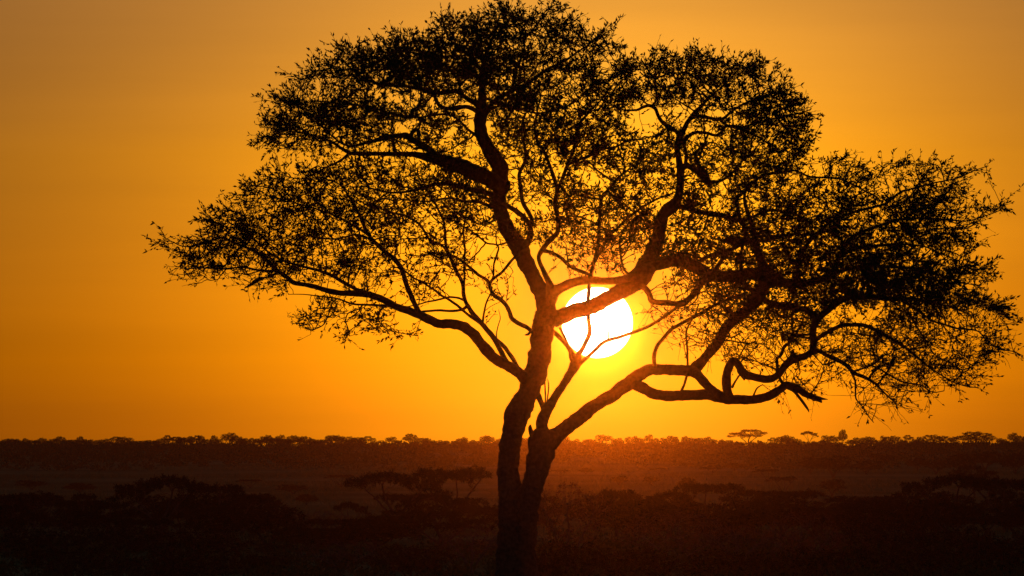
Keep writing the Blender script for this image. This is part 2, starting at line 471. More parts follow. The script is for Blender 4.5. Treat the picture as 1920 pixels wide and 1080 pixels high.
 'Q2': ('G1', 0.6, [(1190, 520, 10), (1176, 512, 6), (1168, 500, 5), (1164, 480, 5), (1162, 455, 5), (1170, 430, 4.5), (1190, 410, 4), (1215, 395, 3)]),
 'Q3': ('C2', 1.8, [(1113, 495, 7), (1128, 468, 6.5), (1140, 445, 6), (1160, 425, 6), (1185, 402, 6), (1210, 385, 6), (1235, 372, 5), (1262, 362, 4)]),
 'Nn': ('A', -2.0, [(975, 475, 22), (987, 461, 14), (993, 448, 13), (996, 436, 12), (991, 420, 11), (982, 406, 11), (970, 397, 11), (955, 388, 11), (942, 378, 12)]),
 'N2': ('Nn', -3.0, [(993, 430, 10), (997, 412, 9), (990, 398, 9), (980, 378, 9), (976, 350, 8.5), (974, 325, 8), (985, 300, 7), (984, 275, 6), (978, 245, 5), (985, 215, 4), (1000, 180, 3)]),
 'P1': ('A2', -3.4, [(1044, 360, 8), (1053, 338, 8), (1061, 318, 8), (1068, 300, 8), (1074, 285, 7.5), (1080, 258, 7), (1087, 232, 6.5), (1096, 220, 6), (1108, 206, 5), (1125, 190, 4), (1145, 165, 3)]),
 'P2': ('P1', -3.0, [(1065, 308, 6.5), (1085, 300, 6), (1105, 292, 6), (1130, 280, 5.5), (1155, 275, 5), (1180, 262, 4), (1205, 262, 3)]),
 'L1': ('A', -4.0, [(946, 352, 34), (931, 345, 32), (915, 336, 31), (900, 329, 31), (882, 321, 31), (864, 312, 30), (845, 306, 27), (829, 301, 24), (812, 297, 20), (794, 293, 17), (776, 290, 13), (759, 289, 10.5), (732, 288.5, 9.5), (706, 288.5, 9), (671, 288, 8.5), (655, 286, 8), (640, 278, 6.5), (625, 268, 5.5), (600, 258, 4.5), (570, 250, 3.6), (535, 245, 2.8), (500, 238, 2)]),
 'L1b': ('L1', -5.0, [(820, 296, 18), (808, 284, 16), (798, 275, 14), (788, 269, 13), (777, 264, 13), (768, 258, 13), (760, 253, 13), (748, 254, 11), (738, 255, 9), (726, 257, 11), (715, 260, 11), (702, 264, 8), (689, 267, 7), (672, 272, 5.5), (657, 274, 5), (635, 265, 4), (600, 235, 3), (575, 215, 2.5)]),
 'L1c': ('L1b', -5.2, [(766, 260, 9), (772, 250, 9), (779, 243, 9), (784, 246, 9), (785, 255, 8), (784, 262, 6)]),
 'L1d': ('L1', -4.4, [(745, 290, 9), (740, 282, 8), (738, 270, 7), (736, 258, 6)]),
 'L1e': ('L1', -3.2, [(655, 286, 6), (640, 300, 5), (615, 312, 4), (590, 325, 3.5), (565, 335, 3), (535, 330, 2)]),
 'L2': ('A', -2.8, [(944, 384, 16), (932, 371, 13), (922, 365, 12), (910, 361, 12), (895, 357, 11.5), (880, 355, 11), (860, 350, 10), (840, 345, 9), (815, 345, 8), (790, 352, 6.5), (760, 360, 5.5), (725, 360, 4.5), (690, 352, 3.5)]),
 'L3': ('A', 3.0, [(944, 402, 12), (930, 392, 9), (915, 385, 8), (895, 378, 7), (870, 378, 6), (840, 372, 5), (800, 378, 4)]),
 'U1': ('S', 3.0, [(953, 686, 14), (948, 676, 12), (940, 661, 11), (933, 648, 11), (926, 634, 11), (916, 622, 11), (907, 611, 11), (896, 599, 11), (886, 587, 10), (878, 576, 10), (872, 564, 9), (869, 550, 8.5), (868, 536, 8.5), (864, 524, 8), (858, 513, 8), (852, 500, 8), (847, 488, 8), (842, 478, 7.5), (837, 466, 7), (835, 452, 6.5), (835, 436, 6), (833, 420, 5.5), (829, 408, 5.5), (822, 394, 5), (812, 375, 4.5), (800, 355, 4), (790, 330, 3)]),
 'U2': ('A', 2.4, [(985, 715, 14), (977, 702, 9.5), (970, 689, 9), (963, 675, 9), (956, 664, 9), (949, 654, 9), (942, 646, 9), (932, 638, 9)]),
 'U3': ('U1', 1.6, [(903, 607, 8), (892, 600, 7), (879, 591, 6.5), (868, 582, 6), (858, 573, 6), (848, 566, 6), (837, 559, 5.5), (826, 553, 5.5), (816, 545, 5), (805, 538, 5), (795, 531, 5), (784, 525, 4.5), (774, 520, 4), (755, 505, 3.5), (735, 500, 3)]),
 'U4': ('U1', 2.0, [(875, 575, 7), (865, 581, 6), (844, 583, 5.5), (820, 582, 5), (795, 584, 5), (772, 586, 5)]),
 'U5': ('U1', 4.5, [(870, 563, 6), (860, 559, 5), (844, 557, 4), (830, 560, 4), (816, 563, 4), (800, 566, 3.5), (788, 570, 3), (765, 575, 2.5)]),
 'U6': ('U1', 4.5, [(869, 540, 6), (871, 520, 5), (870, 503, 5), (871, 485, 5), (872, 468, 5), (870, 450, 4.5), (869, 433, 4.5), (872, 415, 4), (875, 398, 4), (880, 375, 3)]),
 'X': ('U1', 5.0, [(840, 475, 7), (832, 463, 6), (820, 456, 6), (809, 453, 6), (801, 444, 6), (795, 433, 6), (788, 422, 6), (778, 414, 5.5), (760, 405, 5), (742, 400, 4), (724, 396, 3.5), (705, 385, 3)]),
 'W': ('A', -3.0, [(1008, 632, 14), (998, 622, 9.5), (988, 614, 9.5), (977, 608, 9.5), (967, 603, 9.5), (959, 595, 9.5), (954, 582, 9.5), (948, 571, 9), (940, 563, 8.5), (931, 558, 8.5), (923, 550, 8), (919, 538, 8), (916, 528, 7.5), (907, 521, 7), (897, 515, 6.5), (889, 508, 6), (882, 502, 5.5), (873, 495, 5), (865, 489, 5), (855, 483, 5), (844, 478, 4.5), (830, 476, 4), (816, 475, 4), (790, 480, 3), (770, 478, 2.5)]),
 'W2': ('W', -2.0, [(918, 533, 7), (922, 526, 6.5), (930, 519, 6), (939, 513, 6), (948, 502, 6), (956, 492, 6), (964, 483, 5.5), (972, 474, 5)]),
 'W3': ('W', -4.4, [(919, 531, 6), (925, 518, 5), (926, 496, 4.5), (931, 480, 4.5), (935, 464, 4), (928, 458, 4), (914, 456, 4), (903, 448, 4), (893, 440, 4), (882, 432, 3.6), (872, 426, 3.6), (851, 418, 3)]),
 'W4': ('U1', 2.6, [(905, 605, 5), (907, 590, 4.5), (910, 574, 4), (914, 562, 4), (921, 549, 4)]),
 'W5': ('W', -2.6, [(995, 621, 7), (990, 627, 6), (985, 628, 3)]),
 'W6': ('U1', 2.2, [(931, 640, 4), (931, 625, 2.6), (934, 610, 2.2), (938, 596, 1.8), (935, 580, 1.2)]),
 'S': ('A', -3.5, [(1000, 730, 34), (988, 715, 24), (973, 701, 21), (957, 690, 20), (942, 681, 20), (928, 671, 20), (915, 659, 20), (904, 647, 19.5), (894, 634, 19), (883, 623, 19), (871, 614, 18.5), (858, 609, 18), (842, 607, 17), (823, 606, 17), (808, 601, 16.5), (795, 595, 16), (783, 589, 15.5), (770, 584, 15), (754, 579, 14), (738, 573, 13.5), (724, 565, 13), (710, 558, 13), (693, 553, 12.5), (675, 551, 12), (655, 550, 11), (635, 548.5, 10), (613, 544, 9.5), (591, 538, 9), (571, 534, 8.5), (552, 531, 8.5), (543, 525, 8), (535, 518, 8), (525, 511, 7.5), (516, 504, 7), (505, 493, 7), (494, 482, 6.5), (482, 474, 6), (469, 467, 5.5), (455, 461, 5), (441, 456, 4.5), (419, 446, 3.8), (400, 450, 3.2), (375, 458, 2.8), (345, 462, 2.2), (320, 452, 1.6), (300, 440, 1.2)]),
 'S2': ('S', -5.0, [(735, 572, 10), (722, 563, 9), (707, 557, 8.5), (691, 551, 8.5), (669, 543, 8), (655, 535, 8), (641, 527, 8), (627, 519, 7.5), (613, 513, 7), (599, 508, 6.5), (585, 504, 6), (566, 499, 5.5), (547, 494, 5), (525, 486, 4.5), (500, 470, 4), (475, 448, 3.4), (450, 428, 2.6), (425, 415, 2)]),
 'S3': ('S', -4.0, [(520, 508, 6), (505, 508, 5.5), (488, 507, 5), (473, 504, 5), (458, 501, 4.6), (440, 502, 4.2), (419, 504, 4), (395, 503, 3.4), (369, 503, 2.6), (345, 505, 2)]),
 'S4': ('S', -3.0, [(520, 510, 4), (511, 515, 3.6), (498, 520, 3.6), (487, 523, 8), (477, 529, 9), (468, 535, 6), (458, 540, 2)]),
 'S5': ('S', -2.5, [(735, 574, 7), (717, 573, 5.5), (697, 572, 5), (680, 571, 4.6), (665, 570, 4.4), (652, 567, 4.2), (639, 562, 4), (622, 558, 3.6), (600, 556, 3), (570, 552, 2.2), (540, 552, 1.6)]),
 'S6': ('S5', -2.8, [(632, 560, 4), (624, 567, 3.4), (620, 578, 3.2), (616, 590, 3), (611, 602, 2.8), (604, 611, 2.6), (583, 621, 2.2)]),
 'S7': ('S5', -2.2, [(680, 570, 4), (675, 578, 3.4), (663, 583, 3), (652, 588, 3), (648, 602, 2.8), (652, 615, 2.6), (655, 630, 2)]),
 'S8': ('S', -2.0, [(730, 571, 6), (718, 577, 4), (711, 585, 3.6), (710, 600, 3.4), (718, 611, 3), (732, 620, 2.6), (760, 626, 2.2), (785, 630, 1.5)]),
 'T1': ('S', -5.0, [(790, 592, 15), (784, 583, 12), (778, 571, 11), (772, 556, 11), (765, 542, 11), (760, 528, 11), (756, 515, 11), (752, 503, 11), (745, 492, 10.5), (736, 482, 10), (725, 474, 9.5), (714, 465, 9), (704, 456, 8.5), (695, 446, 8), (687, 432, 7), (680, 418, 6.5), (675, 406, 6), (671, 395, 5.5), (660, 380, 5), (650, 362, 4), (635, 345, 3), (610, 335, 2.4)]),
 'T2': ('T1', -6.5, [(698, 449, 7), (691, 441, 6), (677, 431, 5.5), (665, 424, 5), (652, 417, 5), (637, 409, 4.6), (622, 402, 4.4), (610, 397, 4), (597, 393, 4), (578, 387, 3.6), (558, 382, 3.4), (544, 376, 3), (530, 368, 2.6), (505, 352, 2), (470, 348, 1.6)]),
 'T3': ('T1', -4.0, [(696, 450, 5), (683, 443, 4.5), (672, 440, 4), (660, 441, 4), (648, 444, 3.8), (635, 447, 3.6), (618, 448, 3.2), (602, 447, 2.8), (570, 440, 2)]),
 'T4': ('T1', -3.0, [(680, 418, 5), (690, 400, 4.4), (700, 385, 4.2), (720, 372, 4), (745, 380, 3.6)]),
 'M': ('A', -3.5, [(902, 206, 17), (893, 195, 13), (879, 187, 11), (868, 179, 10), (858, 172, 10), (846, 172, 9.5), (833, 174, 9), (819, 174, 9), (805, 172, 8.5), (791, 168, 8), (777, 165, 7.5), (760, 162, 7), (741, 161, 6), (715, 158, 5), (690, 150, 4), (660, 130, 3), (635, 105, 2)]),
 'M2': ('A', -2.5, [(902, 215, 14), (890, 206, 10), (875, 201, 9.5), (857, 202, 9.5), (840, 203, 9), (830, 201, 8.5), (822, 195, 8), (817, 187, 8), (815, 178, 8)]),
 'M3': ('M', -5.0, [(812, 174, 5), (805, 186, 4), (791, 194, 4), (779, 203, 3.6), (770, 213, 3.2), (755, 230, 3)]),
 'M4': ('A', -4.5, [(905, 262, 9), (880, 245, 6), (850, 218, 5), (815, 215, 5), (785, 220, 4), (740, 215, 4), (690, 200, 3.6), (640, 195, 3), (590, 190, 2.4), (550, 200, 2)]),
 'O': ('A', 3.5, [(904, 230, 16), (909, 216, 12), (916, 202, 11), (924, 192, 10), (938, 182, 9.5), (955, 173, 9), (972, 165, 8.5), (990, 155, 8), (1008, 143, 7.5), (1027, 130, 7), (1045, 121, 6), (1064, 111, 5.5), (1082, 98, 4.5), (1097, 88, 4), (1112, 78, 3), (1130, 65, 2.4), (1155, 52, 1.8)]),
 'O2': ('O', 4.5, [(955, 173, 7), (965, 150, 6), (970, 125, 5), (982, 95, 4.5), (985, 75, 4), (1000, 55, 3.4), (1015, 36, 3), (1022, 22, 2.6), (1035, 12, 2.2), (1052, 6, 1.6)]),
 'O3': ('A', 2.5, [(905, 138, 9), (890, 115, 7), (875, 100, 6), (855, 85, 5), (840, 70, 4), (832, 48, 3), (826, 20, 2)]),
 'O4': ('O', 5.0, [(925, 192, 6), (945, 200, 5.5), (975, 205, 5), (1010, 212, 4.6), (1045, 205, 4), (1080, 190, 3.4), (1110, 160, 2.6), (1128, 130, 2)]),
 'O5': ('O3', 1.5, [(878, 103, 5), (850, 105, 4.6), (815, 105, 4.2), (780, 95, 3.6), (750, 90, 3), (715, 88, 2.4)]),
 'H1': ('G', 0.6, [(1276, 256, 13), (1268, 246, 10), (1258, 240, 9.5), (1248, 234, 9), (1240, 227, 9), (1234, 217, 8.5), (1230, 207, 8), (1225, 201, 8), (1217, 198, 7.5), (1206, 201, 6.5), (1195, 206, 5.5), (1182, 207, 4.5), (1165, 205, 4), (1145, 195, 3)]),
 'H1b': ('H1', -0.5, [(1222, 199, 5), (1232, 185, 5), (1230, 168, 4.6), (1228, 150, 4), (1215, 132, 3.4), (1205, 115, 2.6)]),
 'H1c': ('H1', 1.5, [(1220, 198, 4), (1245, 196, 2.6), (1275, 193, 2.4), (1302, 194, 2.6), (1315, 200, 2)]),
 'H2': ('G', 1.0, [(1296, 222, 9), (1304, 218, 8.5), (1312, 218, 8.5), (1321, 219, 8.5), (1333, 222, 8), (1345, 224, 8), (1356, 222, 7), (1366, 214, 6), (1378, 205, 5.5), (1395, 195, 5), (1415, 186, 4.4), (1440, 178, 3.6), (1465, 172, 2.6)]),
 'H2b': ('H2', 0.5, [(1350, 224, 7), (1360, 233, 6), (1380, 240, 5.5), (1405, 248, 5), (1430, 262, 4.4), (1455, 282, 3.6), (1470, 305, 3), (1478, 318, 2)]),
 'H3': ('G', 4.0, [(1277, 266, 11), (1288, 258, 8), (1297, 251, 7.5), (1306, 248, 7.5), (1316, 249, 7), (1326, 250, 7), (1336, 253, 6.5), (1345, 253, 6.5), (1354, 246, 6.5), (1360, 238, 6), (1375, 236, 5.5), (1395, 238, 5), (1425, 228, 4.4), (1455, 222, 4), (1490, 215, 3), (1520, 205, 2)]),
 'H3b': ('H3', 4.5, [(1328, 251, 5), (1320, 270, 4.5), (1314, 290, 4), (1310, 310, 3.6), (1322, 330, 3)]),
 'H4': ('G', -1.4, [(1277, 316, 15), (1288, 311, 12), (1301, 317, 11.5), (1310, 325, 11.5), (1318, 333, 11.5), (1327, 342, 12), (1337, 341, 10), (1348, 340, 7), (1363, 332, 6), (1376, 320, 5.5), (1385, 310, 5), (1400, 295, 4), (1425, 290, 3), (1460, 285, 2)]),
 'H5': ('H4', -1.2, [(1329, 340, 10), (1326, 328, 9), (1321, 320, 8.5), (1313, 314, 8), (1307, 306, 8), (1305, 296, 7.5), (1305, 286, 6.5), (1315, 275, 4)]),
 'H6': ('G', 2.0, [(1280, 320, 9), (1285, 305, 8), (1287, 290, 8), (1285, 278, 8), (1280, 266, 8)]),
 'H7': ('G', 3.4, [(1262, 386, 17), (1275, 387, 13), (1288, 390, 12), (1301, 394, 11.5), (1315, 397, 11), (1328, 400, 11), (1342, 402, 11), (1355, 404, 11), (1368, 409, 11), (1380, 412, 10), (1393, 414, 8), (1415, 405, 7), (1440, 395, 6), (1465, 396, 5.5), (1490, 402, 5), (1505, 408, 4.5), (1520, 420, 3.5)]),
 'H8': ('H7', 4.2, [(1388, 412, 9), (1384, 392, 8), (1382, 372, 7.5), (1392, 362, 8), (1402, 354, 9), (1410, 344, 8), (1421, 335, 7), (1433, 328, 6.5), (1448, 325, 6), (1464, 324, 5.5), (1488, 320, 5), (1505, 326, 4.6), (1522, 332, 4.6), (1548, 333, 4.6), (1573, 335, 4.6), (1590, 342, 4.4), (1608, 350, 4.2), (1623, 359, 4), (1640, 367, 3.6), (1658, 384, 3)]),
 'H9': ('H7', 2.6, [(1390, 412, 10), (1396, 430, 8), (1397, 447, 7.5), (1392, 465, 7), (1388, 485, 7), (1390, 505, 8)]),
 'H10': ('H8', 4.5, [(1470, 323, 4), (1485, 310, 3.4), (1492, 295, 3), (1505, 280, 2.4), (1512, 262, 2)]),
 'H11': ('H8', 5.0, [(1580, 336, 3.4), (1590, 320, 2.6), (1600, 300, 2), (1608, 290, 1.4)]),
 'H12': ('R1', 4.6, [(1660, 381, 3), (1666, 360, 2.4), (1662, 340, 2), (1655, 320, 1.8), (1652, 302, 1.2)]),
 'crutch': ('A', 0.5, [(1000, 728, 22), (1010, 745, 14), (1017, 760, 12), (1022, 776, 14)]),
 'spike': ('crutch', 0.3, [(1021, 770, 5), (1022.5, 750, 3.6), (1022, 732, 3.4), (1021.5, 716, 3), (1024, 712, 1.2)]),
 'spike2': ('crutch', 0.5, [(1023, 772, 5), (1026, 752, 3.4), (1028, 735, 3), (1028.5, 720, 3), (1026.5, 710, 1.2)]),
 'knot': ('B', -0.1, [(1003, 830, 18), (997, 816, 11), (994.5, 806, 9.5), (994, 800, 7), (995, 797, 3)]),
 'knot2': ('B', -0.1, [(995, 915, 12), (986, 908, 9), (981.5, 911, 9), (979, 917, 5)]),
 'knot3': ('E', -2.0, [(1484, 674, 12), (1486, 664, 11), (1486.5, 658, 7), (1487, 656, 3)]),
 'knot4': ('E', -1.8, [(1388, 690, 14), (1393, 704, 12), (1395, 710, 6), (1395, 713, 2)]),
}
BROKEN = {'stub', 'splinter', 'spike', 'spike2', 'knot', 'knot2', 'knot3', 'knot4', 'W5', 'crutch', 'D5', 'L1c'}


def densify(pts, step):
    """Catmull-Rom through traced points, resampled"""
    p = np.array(pts, float)
    q = np.vstack([2 * p[0] - p[1], p, 2 * p[-1] - p[-2]])
    out = []
    for i in range(1, len(q) - 2):
        L = np.linalg.norm(q[i + 1][:2] - q[i][:2])
        m = max(1, int(round(L / step)))
        for t in np.arange(m) / m:
            a, b, c, d = q[i - 1], q[i], q[i + 1], q[i + 2]
            out.append(0.5 * (2 * b + (c - a) * t + (2 * a - 5 * b + 4 * c - d) * t * t + (3 * b - a - 3 * c + d) * t ** 3))
    out.append(p[-1])
    out = np.array(out)
    out[:, 2] = np.maximum(out[:, 2], 1.0)
    return out


def build_big_tree():
    root = bpy.data.objects.new('acacia_tree', None)
    COL.objects.link(root)
    base = at(968, HOR + CZ / PX, D)
    root.location = (base[0], base[1], ground_z(base[0], base[1]))
    off = np.array(root.location)
    tag(root, 'huge spreading acacia in the foreground, its dark forked trunk and crown covering the setting sun', 'tree')
    dens = {k: densify(v[2], 3.5) for k, v in LIMBS.items()}
    depth = {}
    order = []
    pending = list(LIMBS)
    while pending:
        for k in list(pending):
            p, dz, _ = LIMBS[k]
            if p is None or p in depth:
                a = dens[k]
                if p is None:
                    d0 = 0.0
                else:
                    b = dens[p]
                    j = ((b[:, :2] - a[0, :2]) ** 2).sum(1).argmin()
                    d0 = depth[p][j]
                s = np.concatenate([[0], np.cumsum(np.linalg.norm(np.diff(a[:, :2], axis=0), axis=1))])
                s /= s[-1]
                d1 = dz if p is not None else 0.0
                if k == 'A':
                    depth[k] = 0.9 * np.sin(s * 5.0) * s
                elif k == 'B':
                    depth[k] = -0.15 + 0.3 * s
                else:
                    wob = 0.25 * np.sin(s * 7 + len(k) * 1.7 + ord(k[0])) * s
                    depth[k] = d0 + (d1 - d0) * s ** 0.9 + wob
                order.append(k)
                pending.remove(k)
    objs = {}
    nodes, rads, owner = [], [], []
    for k in order:
        a = dens[k]
        P3 = np.array([at(x, y, D + dd) for (x, y, w), dd in zip(a, depth[k])])
        r = a[:, 2] * 0.5 * PX
        if k not in ('A', 'B', 'D', 'D2', 'D1b', 'S', 'C', 'E'):
            r = r * np.where(a[:, 2] < 22, 0.86, 0.95)
        thick = a[:, 2].max()
        t = Tubes()
        sides = 20 if thick > 34 else 14 if thick > 16 else 10 if thick > 8 else 6
        # knobbly bark along the limb
        wv = np.array([noise.noise(Vector((i * 0.21, ord(k[0]) * 3.1 + len(k), ord(k[-1]) * 1.7))) for i in range(len(r))])
        r2 = r * (1 + 0.07 * wv)
        # small sideways wander so that no limb is a smooth hose
        wob = np.array([noise.noise_vector(Vector((i * 0.13, ord(k[-1]) * 2.3, ord(k[0]) * 1.3))) for i in range(len(r))])
        fade = np.minimum(1, np.arange(len(r)) / 6.0)[:, None]
        P3 = P3 + wob * (0.13 * r + 0.006)[:, None] * fade
        t.add(P3 - off, r2, sides, rough=0.16 if thick > 12 else 0.1, seed=ord(k[0]) + len(k) * 0.37)
        par_k = LIMBS[k][0]
        if k == 'A':
            nm, po = 'trunk', root
        elif k == 'B':
            nm, po = 'trunk', root
        elif k in BROKEN:
            nm = 'dead_stub'
            po = objs[par_k] if par_k in ('A', 'B') else objs[top_of[par_k]]
        elif par_k in ('A', 'B'):
            nm, po = 'limb', root
        else:
            nm, po = 'branch', objs[top_of[par_k]]
        if k == 'A':
            top_of = {}
        top_of[k] = k if po is root else top_of[par_k] if par_k in top_of else k
        objs[k] = t.build(nm, M_bark, po)
        if k == 'D2':
            objs[k]['label'] = 'low thick branch with a snapped, splintered end'
        if k in BROKEN:
            continue
        for i in range(0, len(a), 2):
            if a[i, 2] < 20 and i > 3:
                nodes.append(P3[i])
                rads.append(r[i])
                owner.append((a[i, 0], a[i, 1], depth[k][i]))
    # crown: attraction points in clouds given in photo pixels (x, y, rx, ry, weight)
    nodes = np.array(nodes)
    rads = np.array(rads)
    owner = np.array(owner)
    pts = []
    for (x, y, rx, ry, n) in CLOUDS:
        ang = rng.uniform(0, 2 * math.pi, n)
        rr = 0.95 * np.sqrt(rng.uniform(0, 1, n)) * (1 + 0.12 * rng.normal(0, 1, n))
        q = np.stack([x + rx * rr * np.cos(ang), y + ry * rr * np.sin(ang)], 1)
        pts.append(q)
    pts = np.concatenate(pts)
    for (x, y, rx, ry, keep) in HOLES:
        ins = ((pts[:, 0] - x) / rx) ** 2 + ((pts[:, 1] - y) / ry) ** 2 < 1
        pts = pts[~ins | (rng.random(len(pts)) < keep)]
    # clumping
    cl = np.array([noise.noise(Vector((x / 42.0, y / 20.0, 3.3))) + 0.7 * noise.noise(Vector((x / 17.0, y / 10.0, 8.0))) for x, y in pts])
    pts = pts[rng.random(len(pts)) < np.clip(0.62 + 1.5 * cl, 0.06, 1)]
    look = pts + rng.normal(0, 20, pts.shape)
    j = np.array([((owner[:, :2] - p) ** 2).sum(1).argmin() for p in look])
    dd = owner[j, 2] + rng.normal(0, 0.8, len(pts))
    att = np.array([at(x, y, D + d) for (x, y), d in zip(pts, dd)])
    sel = rng.random(len(att)) < 0.09
    P1, par1, n0 = colonize(nodes, att[sel], 0.16, 0.45, 120, jitter=0.08, up=0.01)
    P, par, n1 = colonize(P1, att[rng.random(len(att)) < 0.66], 0.12, 0.2, 150, jitter=0.1, up=0.01)
    par[:n1] = par1
    R, tips, chains, kids = twig_chains(P, par, n0, 0.0105, 0.40, rads)
    t = Tubes()
    for c in chains:
        rr = R[c].copy()
        if c[0] < n0:
            rr[0] = min(R[c[1]] * 1.3, rads[c[0]])
        else:
            rr[0] = rr[1]
        rr[-1] *= 0.7
        t.add(P[c] - off, rr, 4 if rr[0] < 0.03 else 6)
    # sprays: straight young shoots with leaves set along them
    C, Dr = [], []
    dirs = np.zeros_like(P)
    dirs[n0:] = P[n0:] - P[par[n0:]]
    dirs /= np.maximum(np.linalg.norm(dirs, axis=1, keepdims=True), 1e-9)
    u, v = ((P[:, 0] / P[:, 1]) / F + 960), (HOR - (P[:, 2] - CZ) / P[:, 1] / F)
    hub = at(1000, 560, D)
    nsh = 0
    for i in range(n0, len(P)):
        if tips[i] > 9:
            continue
        end = not kids[i]
        lf, prob, lmin, lmax = LEAFY(u[i], v[i])
        for _ in range(rng.poisson(prob * (1.75 if end else 0.7))):
            out = P[i] - hub
            out /= np.linalg.norm(out)
            d = 0.75 * dirs[i] + 0.55 * out + rng.normal(0, 0.5, 3) * (1, 1, 0.7)
            d[2] += 0.12
            d /= np.linalg.norm(d)
            L = rng.uniform(lmin, lmax) * (1.7 if end and rng.random() < 0.09 else 1.0)
            m = max(3, int(L / 0.1) + 1)
            bend = rng.normal(0, 0.16, 3)
            q = [P[i]]
            for k in range(1, m):
                dd_ = d + bend * (k / m)
                dd_ = dd_ + rng.normal(0, 0.09, 3)
                q.append(q[-1] + dd_ / np.linalg.norm(dd_) * L / (m - 1))
            q = np.array(q)
            t.add(q - off, np.linspace(0.0085, 0.005, m), 3)
            nsh += 1
            for k in range(1, m):
                e = q[k] - q[k - 1]
                e /= np.linalg.norm(e)
                for _ in range(rng.poisson(lf * (1.6 if k == m - 1 else 0.8))):
                    C.append(q[k] - e * rng.uniform(0, 0.08))
                    Dr.append(e)
    t.build('twigs', M_bark, root)
    C, Dr = np.array(C), np.array(Dr)
    print('BIG TREE nodes', len(P), 'shoots', nsh, 'leaves', len(C))
    link('crown', leaf_mesh('crown', C - off, Dr, 0.14, 0.05, M_leaf, 0.6), root)


# foliage clouds: x, y, rx, ry, number of points
def cl(x, y, rx, ry, dens):
    return (x, y, rx, ry, int(rx * ry * 3.1416 * dens * 9.5 / 1000))


